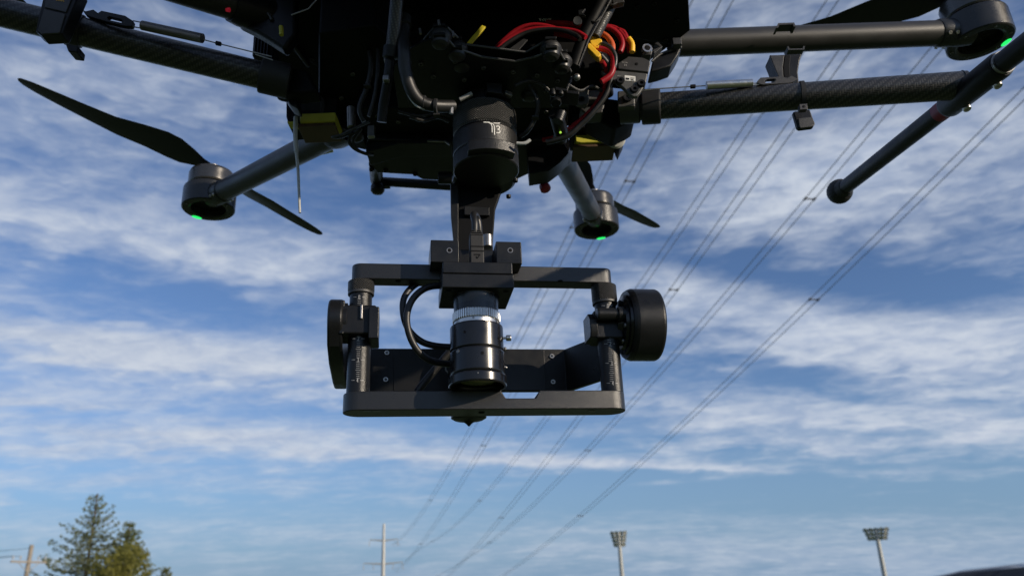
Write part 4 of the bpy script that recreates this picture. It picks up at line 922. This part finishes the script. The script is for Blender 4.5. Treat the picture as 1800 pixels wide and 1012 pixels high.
# hanging rods
rd = mb().tube([P(700, -30, .575), P(694, 40, .590), P(689, 88, .60)], .0062, 24).build('hanging_rod', 'carbon', dr)
mb().lathe([(.0062, -.006), (.0078, -.005), (.0078, .005), (.0062, .006)], P(688, 92, .602), (P(694, 40, .590) - P(689, 88, .60)), 24).build('rod_clamp', 'plastic', rd)
for (x, y) in ((681, 105), (679, 139)): mb().box(P(x, y, .607), (.006, .006, .006)).build('rod_bolt', 'steel_dk', rd, .0012)
mb().tube([P(687, 92, .604), P(682, 140, .612), P(674, 185, .625), P(671, 215, .632)], .0046, 16, smooth=3).build('rod_end', 'plastic', rd)
rd2 = mb().tube([P(1094, -30, .655), P(1068, 22, .66), P(1046, 64, .664)], .0056, 24).build('hanging_rod', 'carbon', dr)
mb().tube([P(1070, -20, .648), P(1028, 60, .653), P(1008, 118, .657)], .0066, 20).build('rod_sleeve', 'plastic_dk', rd2)
mb().tube([P(1078, -8, .644), P(1062, 22, .645), P(1035, 70, .648), P(1017, 116, .652)], .0008, 8).build('sleeve_seam', 'grey_bracket', rd2)
rc = mb().box(P(1086, 6, 0.651), (.012, .008, .006), Matrix.Rotation(-.2, 3, 'Y')).build('rod_clamp', 'grey_bracket', rd2, .001)
mb().tube([P(1066, 8, 0.648), P(1076, 9, 0.647), P(1084, 5, 0.647)], .0012, 8, smooth=4).build('cable_tie', 'rubber', rd2)
mb().tube([P(1040, 38, 0.646), P(1048, 38, 0.645), P(1056, 30, 0.645)], .0010, 8, smooth=4).build('cable_tie', 'rubber', rd2)
# wrapped lead in front
wl = [P(712, 30, .60), P(709, 62, .598), P(710, 92, .596), P(712, 122, .60), P(722, 156, .606), P(738, 178, .612), P(762, 186, .618), P(796, 187, .630)]
wr = mb().tube(wl, .0058, 18, smooth=6).build('wrapped_cable', 'cable', dr)
for k, (x, y) in enumerate(((711, 45), (709, 62), (709.5, 80), (710.5, 98), (712, 116), (715, 134), (721, 152), (731, 170), (745, 181), (766, 186.5))):
    mb().lathe([(.0058, -.0016), (.0067, -.0012), (.0067, .0012), (.0058, .0016)], P(x, y, .598 + k * .002), (.25 if k < 5 else .25 + .45 * (k - 4), -.1, -1 + (.15 * (k - 4) if k > 4 else 0)), 20).build('cable_wrap', 'rubber', wr)
mb().tube([P(708, 130, .60), P(712, 152, .603), P(726, 180, .61), P(744, 191, .614), P(780, 193, .626)], .0010, 8, smooth=4).build('thin_lead', 'antenna', dr)
mb().tube([P(794, 183, .625), P(793, 200, .627)], .0020, 10).build('lead_end', 'steel_dk', dr)
# red and black power leads
def lead(pts, Y0, Y1, r, mt):
    n = len(pts) - 1
    return mb().tube([P(x, y, Y0 + (Y1 - Y0) * i / n) for i, (x, y) in enumerate(pts)], r, 14, smooth=6).build('power_lead', mt, dr)
lead([(846, 112), (866, 92), (884, 74), (905, 56), (930, 46), (960, 47), (1000, 60), (1020, 72)], .67, .65, 0.0028, 'redwire')
lead([(852, 112), (872, 90), (890, 72), (915, 58), (945, 51), (985, 52), (1012, 56), (1030, 66)], .665, .645, 0.0026, 'redwire')
lead([(858, 110), (878, 88), (895, 74), (925, 58), (960, 52), (990, 54), (1012, 62), (1020, 70)], .66, .64, .0022, 'cable')
lead([(960, 40), (1000, 42), (1030, 48), (1050, 50)], .68, .67, 0.0029, 'redwire')
lead([(975, 60), (1000, 64), (1022, 74)], .66, .65, 0.0026, 'redwire')
lead([(1052, 48), (1072, 50), (1088, 62), (1094, 78), (1090, 92)], .68, .68, 0.0029, 'redwire')
lead([(1060, 46), (1082, 50), (1098, 66), (1102, 80)], .69, .69, 0.0026, 'redwire')
lead([(1080, 52), (1095, 56), (1103, 72), (1106, 92)], .69, .69, 0.0026, 'redwire')
lead([(1050, 56), (1066, 64), (1076, 78), (1076, 92)], .672, .668, .0030, 'orangewire')
yt = mb().tube([P(1105, 68, .684), P(1111, 78, .684), P(1111, 92, .684)], .0030, 12, smooth=4).build('lead_sleeve', 'xt60', dr)
lead([(1048, 84), (1066, 88), (1077, 98), (1078, 116), (1073, 132), (1057, 144)], .667, .668, 0.0031, 'redwire')
lead([(1058, 76), (1072, 83), (1081, 98), (1081, 114), (1076, 124)], .664, .668, .0024, 'cable')
lead([(1056, 98), (1068, 112), (1073, 126), (1072, 146), (1062, 172), (1040, 200), (1020, 220), (996, 240), (960, 250)], .666, .70, .0029, 'cable')
lead([(1058, 108), (1066, 124), (1065, 146), (1052, 176), (1030, 203), (1002, 225), (980, 240), (955, 246)], .664, .74, 0.0025, 'redwire')
lead([(984, 226), (1000, 226), (1012, 224)], .70, .70, 0.0014, 'redwire')
for (pts, Yq, t_) in (([(1035, 66), (1040, 61.5), (1058, 69), (1059, 76), (1053, 85), (1046, 84), (1038, 78)], .664, .014), ([(1032, 78), (1036, 74), (1056, 94), (1056.5, 97), (1052, 101), (1048, 100), (1032, 84)], .658, .012)):
    mb().prism(PP(pts, Yq), (.002, t_, .002)).build('power_connector', 'xt60', dr, .0014)
plate([(1058, 72), (1064, 74), (1062, 81), (1056, 80)], .664, .008, 'connector_boot', 'steel_dk', None, .001)
yw = mb().prism(PP([(817, 79), (826, 80), (854, 47), (847, 44)], .640), (0, .0025, 0)).build('yellow_strap', 'yellow_strap', dr, .0006)
plate([(895, 86), (912, 88), (928, 70), (920, 68)], .645, .002, 'dark_strap', 'rubber', None, .0004)
# small shelf under the right damper
sh = plate([(968, 156), (1018, 160), (1018, 166), (968, 160)], .655, .02, 'bracket_shelf', 'anod', None, .0006)
plate([(976, 152), (994, 156), (1003, 132), (1006, 134), (997, 160), (976, 158)], .652, .008, 'bracket_leg', 'anod', sh, .0006)
for x in (972, 986): mb().lathe([(.001, 0), (.003, .001), (.0032, .003), (.003, .007)], P(x, 169, .655), (0, 0, 1), 16).build('bolt', 'anod', sh)
mb().lathe([(.0035, -.001), (.0045, -.001), (.0055, 0), (.0055, .003), (.0045, .004)], P(977, 178, .66), (0, -.4, -1), 18).build('bracket_ring', 'anod', sh)
mb().ball(P(1014, 136, .65), .0036, 14).build('ball_joint', 'steel_dk', sh)
mb().tube([P(987, 198, .67), P(981, 214, .67)], .0055, 14).build('strut', 'anod', dr)
mb().tube([P(977, 200, .675), P(986, 232, .70), P(984, 246, .71)], .0075, 16).build('strut', 'plastic', dr)
mb().ball(P(985, 233, .690), .0012, 10).build('status_light', 'led_small', dr)
mb().tube([P(908, 252, .66), P(922, 252, .66), P(932, 246, .66)], .0016, 10, smooth=4).build('thin_lead', 'antenna', dr)
pt = mb()
for k in range(5): pt.ribbon([P(948 + k * 4.4, 33 + (k % 2) * 1.0, .70), P(951 + k * 4.4, 37 + (k % 3) * .8, .70)], Vector((0, -1, 0)), .0011); pt.ribbon([P(951 + k * 4.4, 32.5, .70), P(949.5 + k * 4.4, 38, .70)], Vector((0, -1, 0)), .0007)
pp_ = plate([(940, 26), (980, 28), (980, 42), (940, 40)], .7005, .004, 'label_plate', 'plastic_dk', None)
pt.build('printed_text', 'white', pp_)
mb().lathe([(.0028, .001), (.004, .0012), (.0045, -.001)], P(1015, 37, .62), (0, -1, -.4), 16).build('bolt', 'grey_bracket', dr)
plate([(1016, 18), (1030, 15), (1024, 22), (1030, 28), (1022, 26), (1017, 26)], .62, .004, 'rod_hook', 'anod', None, .0005)
# ------------------------------------------------------------------ background
def dir_at(px_, py_):
    d = ray(px_, py_); h = math.hypot(d.x, d.y); return Vector((d.x / h, d.y / h, 0)), d.z / h
M['galv'] = mat('weathered_galvanised_steel', (.42, .42, .40), .5, .5, .1, 40, .12, 2)
M['alum_wire'] = mat('weathered_aluminium_conductor', (.24, .24, .25), .6, .2, 0, 1, .1, 3)
M['spacer'] = mat('dark_line_spacer', (.06, .06, .06), .6)
M['wood'] = mat('weathered_wood_pole', (.27, .235, .195), .85, 0, .4, 20, .25, 3)
M['ceramic'] = mat('grey_ceramic', (.42, .42, .42), .25)
M['lamp_metal'] = mat('grey_lamp_metal', (.36, .37, .35), .5, .2, 0, 1, .15, 2)
M['lamp_face'] = mat('lamp_reflector', (.75, .75, .72), .12, .8)
M['bark'] = mat('brown_bark', (.10, .075, .05), .9, 0, .5, 30, .3, 6)
def leafmat(name, a, b, vs):
    mt = mat(name, a, .65, 0, 0, 1, 0, vs); h = NG(mt.node_tree); bs = mt.node_tree.nodes['Principled BSDF']
    mxn = [n for n in mt.node_tree.nodes if n.type == 'MIX'][0]
    mxn.inputs[6].default_value = (*a, 1); mxn.inputs[7].default_value = (*b, 1)
    tr = h.n('ShaderNodeBsdfTranslucent'); h.L(mxn.outputs[2], tr.inputs[0]); ms = h.n('ShaderNodeMixShader'); ms.inputs[0].default_value = .55
    out = mt.node_tree.nodes['Material Output']; h.L(bs.outputs[0], ms.inputs[1]); h.L(tr.outputs[0], ms.inputs[2]); h.L(ms.outputs[0], out.inputs[0])
    return mt
M['larch'] = leafmat('grey_green_needles', (.17, .205, .10), (.28, .30, .15), .9)
M['larch2'] = leafmat('green_needles', (.16, .19, .06), (.28, .29, .09), .9)
M['olive'] = leafmat('olive_leaves', (.16, .165, .03), (.28, .26, .05), .8)

def conifer(name, label, px_, py_, dist, mt, spread, seed, lean=0.0, dens=1.0):
    rnd = random.Random(seed)
    u_, e_ = dir_at(px_, py_); base = Vector((u_.x * dist, u_.y * dist, 0)); H = 1.6 + e_ * dist
    t = thing(name, label, 'tree', base)
    tr = mb().tube([base, base + Vector((0, 0, H * .5)), base + Vector((lean, 0, H * .995))], [H * .018, H * .004], 10, smooth=4).build('trunk', 'bark', t)
    br, cr = mb(), mb()
    def tuft(p, d, s):
        for _ in range(3):
            a = (d + Vector((rnd.gauss(0, .6), rnd.gauss(0, .6), rnd.gauss(0, .5)))).normalized(); b = a.orthogonal().normalized()
            b = (b * math.cos(rnd.random() * 6.28) + a.cross(b) * math.sin(rnd.random() * 6.28))
            cr._add([p, p + a * s * .55 + b * s * .22, p + a * s, p + a * s * .55 - b * s * .22], [(0, 1, 2, 3)])
    z = H * .14
    while z < H * .985:
        k = (H - z) / H; L = spread * (k ** .85) * rnd.uniform(.65, 1.15) + .12
        n = rnd.choice((4, 5, 5, 6)) if k > .15 else 4; w0 = rnd.random() * 6.28
        for i in range(n):
            w = w0 + 6.28 * i / n + rnd.uniform(-.3, .3); Lb = L * rnd.uniform(.55, 1.12)
            d = Vector((math.cos(w), math.sin(w), 0)); rise = rnd.uniform(-.12, .22) + .35 * (1 - k) ** 2
            pts = [base + Vector((0, 0, z)) + d * (Lb * q) + Vector((0, 0, Lb * (rise * q - .22 * q * (1 - q) * 2 + .10 * q * q))) for q in (0, .25, .5, .75, 1)]
            br.tube(pts, [.03 * k + .012, .006], 5)
            m_ = max(4, int(Lb * 9 * dens))
            for j in range(m_):
                q = (j + rnd.random()) / m_
                if q < .12: continue
                i0 = min(int(q * 4), 3); p = pts[i0].lerp(pts[i0 + 1], q * 4 - i0)
                sd2 = d.cross(Vector((0, 0, 1))) * rnd.choice((-1, 1)); wl = Lb * .30 * (1.05 - q) * rnd.random()
                p2 = p + sd2 * wl + d * wl * .5 + Vector((0, 0, rnd.uniform(-.12, .05)))
                tuft(p2, (d * .6 + sd2 * .5 + Vector((0, 0, rnd.uniform(-.3, .4)))).normalized(), rnd.uniform(.16, .34))
        z += H * .030 * rnd.uniform(.75, 1.25)
    br.build('branches', 'bark', t); cr.build('crown', mt, t)
    return t
conifer('larch_tree', 'tallest grey-green larch with open upswept branches at lower left', 172, 866, 85, 'larch', 7.2, 3, 0.0, 1.25)
conifer('larch_tree', 'shorter green conifer crowding the right side of the tallest larch', 229, 914, 82, 'larch2', 5.0, 11, 0.0, 1.9)
conifer('larch_tree', 'small conifer tip at the right foot of the tree group', 293, 996, 80, 'larch2', 2.2, 21, 0.0, 1.2)
def broadleaf(label, px_, py_, dist, rx, rz, seed):
    rnd = random.Random(seed); u_, e_ = dir_at(px_, py_); base = Vector((u_.x * dist, u_.y * dist, 0)); H = 1.6 + e_ * dist
    t = thing('broadleaf_tree', label, 'tree', base)
    mb().tube([base, base + Vector((.05, 0, H * .4)), base + Vector((0, 0, H * .8))], [.16, .04], 10, smooth=4).build('trunk', 'bark', t)
    lv, lb = mb(), mb()
    for k in range(26):
        w = rnd.random() * 6.28; zc = H * rnd.uniform(.42, .93); fr = math.sqrt(max(0, 1 - ((zc - H * .6) / (H * .42)) ** 2)) * rnd.uniform(.35, .95)
        c = base + Vector((math.cos(w) * rx * fr, math.sin(w) * rx * fr, zc)); r = rz * rnd.uniform(.5, 1.0)
        lb.tube([base + Vector((0, 0, zc * .6)), base.lerp(c, .5) + Vector((0, 0, zc * .35)), c], [.03, .008], 5)
        for j in range(150):
            v = Vector((rnd.gauss(0, 1), rnd.gauss(0, 1), rnd.gauss(0, .8))); v = v.normalized() * (r * rnd.random() ** .45)
            a = Vector((rnd.gauss(0, 1), rnd.gauss(0, 1), rnd.gauss(0, 1))).normalized(); b = a.orthogonal().normalized(); s = rnd.uniform(.07, .15)
            p = c + v; lv._add([p - a * s, p + b * s * .6, p + a * s, p - b * s * .6], [(0, 1, 2, 3)])
    lb.build('limbs', 'bark', t); lv.build('crown', 'olive', t)
broadleaf('olive green leafy tree growing in front of the larches', 222, 952, 78, 2.5, 1.15, 5)

# transmission pole and its six twin conductors
UAZ = math.atan2(*[ray(600, 1045)[i] for i in (0, 1)])
U = Vector((math.sin(UAZ), math.cos(UAZ), 0)); N_ = Vector((math.cos(UAZ), -math.sin(UAZ), 0))
PD = 335.0
pu, pe = dir_at(675, 920); pb = Vector((pu.x * PD, pu.y * PD, 0)); ptop = 1.6 + pe * PD
arms_z = [1.6 + dir_at(675, 948)[1] * PD, 1.6 + dir_at(675, 989)[1] * PD, 9.6]
tp = thing('transmission_pole', 'tall pale steel transmission pole far away under the power lines', 'pylon', pb)
mb().tube([pb, pb + Vector((0, 0, ptop * .6)), pb + Vector((0, 0, ptop))], [.85, .70, .45], 16).build('pole', 'galv', tp)
for k, z in enumerate(arms_z):
    hwid = (5.6, 7.6, 6.8)[k]
    for sgn in (-1, 1):
        mb().tube([pb + Vector((0, 0, z - .3)), pb + N_ * sgn * hwid + Vector((0, 0, z + .2))], [.34, .16], 8).build('crossarm', 'galv', tp)
        for f_ in ((1.0,) if k == 0 else (1.0, .5)):
            q = pb + N_ * sgn * hwid * f_ + Vector((0, 0, z))
            mb().lathe([(.05, 0)] + [(.16 if i % 2 else .07, -.3 - i * .14) for i in range(14)] + [(.05, -2.4)], q, (0, 0, 1), 8).build('insulator', 'ceramic', tp)
pole_off = (pb.x * N_.x + pb.y * N_.y); pole_s = (pb.x * U.x + pb.y * U.y)
LINES = [  # offset to the right of the camera, quadratic of the height, last s/a seen, hang point, label
    (22.0, (.0097, -.1855, .8403), 5.26, (6.8, 2), 'twin-wire power line farthest right in the sky, lowest at the right edge'),
    (20.0, (.0114, -.1848, 1.0482), 5.72, (3.4, 2), 'second twin-wire power line from the right, passing just left of the skid foot'),
    (17.0, (.0064, -.1798, 1.2553), 7.92, (-6.8, 2), 'third twin-wire power line from the right, passing behind the leg clip'),
    (17.4, (.0100, -.1732, 1.3763), 9.54, (3.8, 1), 'fourth twin-wire power line from the right, passing behind the right gimbal post'),
    (13.0, (.0042, -.1420, 1.7540), 15.19, (7.6, 1), 'fifth twin-wire power line from the right, beside the rear right propeller'),
    (11.5, (.0049, -.1340, 1.9636), 16.27, (5.6, 0), 'leftmost twin-wire power line, vanishing behind the drone body')]
SP = [[(1431, 527), (1020, 906)], [(1424, 353), (1033, 792), (861, 953)], [(1185, 516), (881, 908)], [(1335, 198), (760, 951), (843, 877)], [(1108, 327), (850, 792), (740, 958)], [(756, 882), (1010, 395), (696, 953)]]
for li, (a, cf, q1, (ho, hk_), lab) in enumerate(LINES):
    s1 = q1 * a
    def hgt(s): q = s / a; return 1.6 + a * (cf[0] * q * q + cf[1] * q + cf[2])
    m1 = (2 * cf[0] * q1 + cf[1]); h1 = hgt(s1); h2 = arms_z[hk_] - 2.4; o2 = pole_off + ho; s2_ = pole_s
    def pos(s):
        if s <= s1: return U * s + N_ * a + Vector((0, 0, hgt(s)))
        t = (s - s1) / (s2_ - s1); D_ = s2_ - s1; mm2 = (.03, .02, .02)[hk_]
        hz = (2 * t ** 3 - 3 * t ** 2 + 1) * h1 + (t ** 3 - 2 * t ** 2 + t) * D_ * m1 + (-2 * t ** 3 + 3 * t ** 2) * h2 + (t ** 3 - t ** 2) * D_ * mm2
        oo = a + (o2 - a) * t * t * (3 - 2 * t)
        return U * s + N_ * oo + Vector((0, 0, max(hz, 4.0)))
    t_ = thing('power_line', lab, 'power line', pos(s2_), 0, 'high voltage lines crossing the sky')
    ss = [-120 + k * (s2_ + 120) / 90 for k in range(91)]
    for sgn in (-1, 1):
        mb().tube([pos(s) + N_ * sgn * .23 for s in ss], .019, 6).build('conductor', 'alum_wire', t_)
    for (x, y) in SP[li]:
        d = ray(x, y); k_ = a / (d.x * N_.x + d.y * N_.y); s = (d.x * U.x + d.y * U.y) * k_
        c = pos(s); tg = (pos(s + 1) - pos(s - 1)).normalized()
        sp = mb().tube([c - N_ * .25, c - N_ * .1, c + N_ * .1, c + N_ * .25], [.05, .035, .035, .05], 8)
        for sgn in (-1, 1): sp.tube([c + N_ * .23 * sgn - tg * .10, c + N_ * .23 * sgn + tg * .10], .05, 8)
        sp.build('spacer', 'spacer', t_)

# sports floodlight masts
lamp_me = {}
def mast(label, px_, py_, dist, rows, cols, w, h, group):
    u_, e_ = dir_at(px_, py_); base = Vector((u_.x * dist, u_.y * dist, 0)); H = 1.6 + e_ * dist
    t = thing('floodlight_mast', label, 'floodlight', base, 0, group); sd2 = Vector((u_.y, -u_.x, 0))
    mb().tube([base, base + Vector((0, 0, H - .2))], [.85, .62], 14).build('mast_pole', 'lamp_metal', t)
    mb().tube([base + Vector((0, 0, H - h - .6)), base + Vector((0, 0, H))], .30, 10).build('head_post', 'lamp_metal', t)
    for r_ in range(rows):
        z = H - .5 - (h - .8) * r_ / max(rows - 1, 1)
        wr_ = w * (1 - .12 * r_)
        mb().box(base + Vector((0, 0, z)), (wr_, .6, 1.0), rot_to(sd2)).build('crossbar', 'lamp_metal', t, .03)
        for c_ in range(cols):
            off = wr_ * ((c_ + .5) / cols - .5); fd = (-u_ * .8 + sd2 * (off / w) * 1.2 + Vector((0, 0, -.35))).normalized()
            p = base + sd2 * off + Vector((0, 0, z + .05)) - u_ * .35
            lp_ = mb().lathe([(.18, -.8), (.48, -.6), (.76, 0), (.80, .12), (.76, .12), (.68, .02)], p, fd, 14).build('lamp', 'lamp_metal', t)
            mb().lathe([(.70, .06), (.3, .0), (.02, -.03)], p, fd, 14).build('lamp_glass', 'lamp_face', lp_)
mast('floodlight mast with tall boxy lamp head, left of the two', 1087, 934, 300, 4, 4, 6.0, 4.8, 'floodlight masts on the horizon')
mast('floodlight mast with low wide lamp head, right of the two', 1539, 928, 300, 3, 5, 8.0, 3.4, 'floodlight masts on the horizon')

# wooden utility pole with crossarm
UD = 80.0
uu, ue = dir_at(56, 957); ub = Vector((uu.x * UD, uu.y * UD, 0)); uH = 1.6 + ue * UD
upo = thing('utility_pole', 'weathered wooden utility pole with crossarm beside the larch', 'utility pole', ub)
mb().tube([ub, ub + Vector((-.05, 0, uH * .5)), ub + Vector((0, 0, uH))], [.20, .18, .16], 12).build('pole', 'wood', upo)
us = Vector((uu.y, -uu.x, 0)); az_ = uH - 1.35; ad = (us * .8 + uu * .6).normalized()
mb().box(ub + Vector((0, 0, az_)) - uu * .2, (3.2, .12, .14), rot_to(ad)).build('crossarm', 'wood', upo, .01)
ends = []
for f_ in (-1.45, -.8, .8, 1.45):
    p = ub + ad * f_ + Vector((0, 0, az_ + .07)) - uu * .2; ends.append(p + Vector((0, 0, .38)))
    mb().lathe([(.02, 0), (.02, .14), (.08, .16), (.05, .21), (.08, .24), (.05, .30), (.07, .33), (.03, .40)], p, (0, 0, 1), 10).build('insulator', 'ceramic', upo)
for f_ in (-1.0, 1.0):
    mb().tube([ub + ad * f_ + Vector((0, 0, az_)) - uu * .2, ub + Vector((0, 0, az_ - .8)) - uu * .15], .03, 6).build('brace', 'galv', upo)
topz = ub + Vector((0, 0, uH - .25))
def wire(a, b, sag, lab, r=.016):
    pts = [a.lerp(b, k / 16) - Vector((0, 0, sag * 4 * (k / 16) * (1 - k / 16))) for k in range(17)]
    tag(mb().tube(pts, r, 6).build('overhead_wire', 'spacer'), lab, 'wire', 'wires of the utility pole')
far_l = -us * 34 + uu * 12
wire(topz, topz + far_l + Vector((0, 0, -.3)), .55, 'overhead wire running left from the utility pole top')
wire(ends[0], ends[0] + far_l, .6, 'overhead wire running left from the outer end of the utility crossarm')
wire(ends[1], ends[1] + far_l, .6, 'overhead wire running left from the inner part of the utility crossarm')
wire(ub + Vector((0, 0, az_ - .3)), ub + us * 5.5 + Vector((0, 0, 0)), .05, 'guy wire slanting down right from the utility pole', .02)

# dark parked car whose roof shows in the lower right corner
M['paint'] = mat('dark_grey_car_paint', (.020, .020, .023), .28, .3, 0, 1, .1, 3, coat=.8)
M['tint'] = mat('tinted_car_glass', (.006, .007, .008), .05, 0, 0, 1, 0, 1, coat=.5)
M['tyre'] = mat('tyre_rubber', (.02, .02, .02), .8)
M['rim'] = mat('alloy_rim', (.4, .4, .4), .3, .9)
M['headlamp'] = mat('clear_headlamp', (.7, .7, .72), .1, .3)
CD = 9.0; ca = R(33.2)
cc = Vector((math.sin(ca) * CD, math.cos(ca) * CD, 0)); cx_ = Vector((math.cos(ca), -math.sin(ca), 0)); cy_ = Vector((math.sin(ca), math.cos(ca), 0))
car = thing('parked_car', 'dark grey parked car, only its roof edge showing at lower right', 'car', cc)
def cw(x, y, z): return cc + cx_ * x + cy_ * y + Vector((0, 0, z))
W = .93
lowp = [(-2.35, .42), (-2.38, .62), (-2.30, .86), (-2.10, .96), (-1.10, 1.06), (2.10, 1.06), (2.34, .98), (2.38, .60), (2.30, .40), (1.85, .34), (-1.85, .34)]
rings = [[cw(x, y, z - (.02 if abs(y) > .9 else 0)) for x, z in lowp] for y in (-W, -W * .97, W * .97, W)]
rings = [[cw(x * (.985 if abs(y) > .92 else 1), y, z) for x, z in lowp] for y in (-W, -W * .94, W * .94, W)]
body = mb().loft(rings).build('body', 'paint', car, .03, seg=3)
cab = [(-1.18, 1.05), (-.62, 1.46), (-.50, 1.53)]
roof_z = lambda x: 1.72 - .052 * max(0, -(x - .1)) ** 1.5 - .012 * max(0, x) ** 2
base_r = [(-1.22, 1.05), (2.12, 1.05)]
sec = []
for x, zb_, wb, zt_, wt_ in ((-1.62, 1.04, .80, 1.05, .79), (-1.30, 1.05, .86, 1.60, .64), (-.9, 1.05, .87, roof_z(-.9), .68), (-.4, 1.05, .88, roof_z(-.4), .70), (.3, 1.05, .88, roof_z(.3), .71), (1.2, 1.05, .88, roof_z(1.2), .70), (1.85, 1.05, .86, roof_z(1.85) - .02, .68), (2.2, 1.05, .84, 1.10, .80)):
    sec.append([cw(x, -wb, zb_), cw(x, -(wb + wt_) / 2, (zb_ + zt_) / 2 + .06), cw(x, -wt_, zt_ - .03), cw(x, -wt_ * .8, zt_), cw(x, 0, zt_ + .02), cw(x, wt_ * .8, zt_), cw(x, wt_, zt_ - .03), cw(x, (wb + wt_) / 2, (zb_ + zt_) / 2 + .06), cw(x, wb, zb_)])
mb().loft(sec).build('cabin', 'paint', car, angle=50)
for sgn in (-1, 1):
    for (x0, x1, x2, x3) in ((-1.15, -.95, .10, .10), (.20, .20, 1.15, 1.15), (1.25, 1.25, 1.75, 1.95)):
        y0, y1 = sgn * .895, sgn * .745
        mb().prism([cw(x0, y0, 1.12), cw(x3, y0, 1.12), cw(x2, y1, 1.54), cw(x1, y1, 1.50)], cy_ * sgn * .012).build('side_window', 'tint', car)
    for x in (-1.45, 1.45):
        c = cw(x, sgn * .82, .36)
        wh = mb().lathe([(.22, -.11), (.33, -.115), (.36, -.08), (.36, .08), (.33, .115), (.22, .11)], c, cy_, 32).build('wheel', 'tyre', car)
        mb().lathe([(.02, .10), (.08, .105), (.22, .085), (.23, .11)], c, cy_ * sgn, 24).build('rim', 'rim', wh)
    mb().box(cw(-2.30, sgn * .66, .80), (.12, .34, .14), rot_to(cx_)).build('headlight', 'headlamp', car, .03)
    mb().box(cw(2.33, sgn * .72, .86), (.08, .26, .16), rot_to(cx_)).build('tail_light', 'redtape', car, .02)
    mb().box(cw(-.92, sgn * 1.0, 1.12), (.12, .2, .14), rot_to(cx_)).build('mirror', 'paint', car, .03)
mb().prism([cw(-1.60, -.74, 1.085), cw(-1.60, .74, 1.085), cw(-1.33, .60, 1.575), cw(-1.33, -.60, 1.575)], cx_ * -.012 + Vector((0, 0, .006))).build('windscreen', 'tint', car)
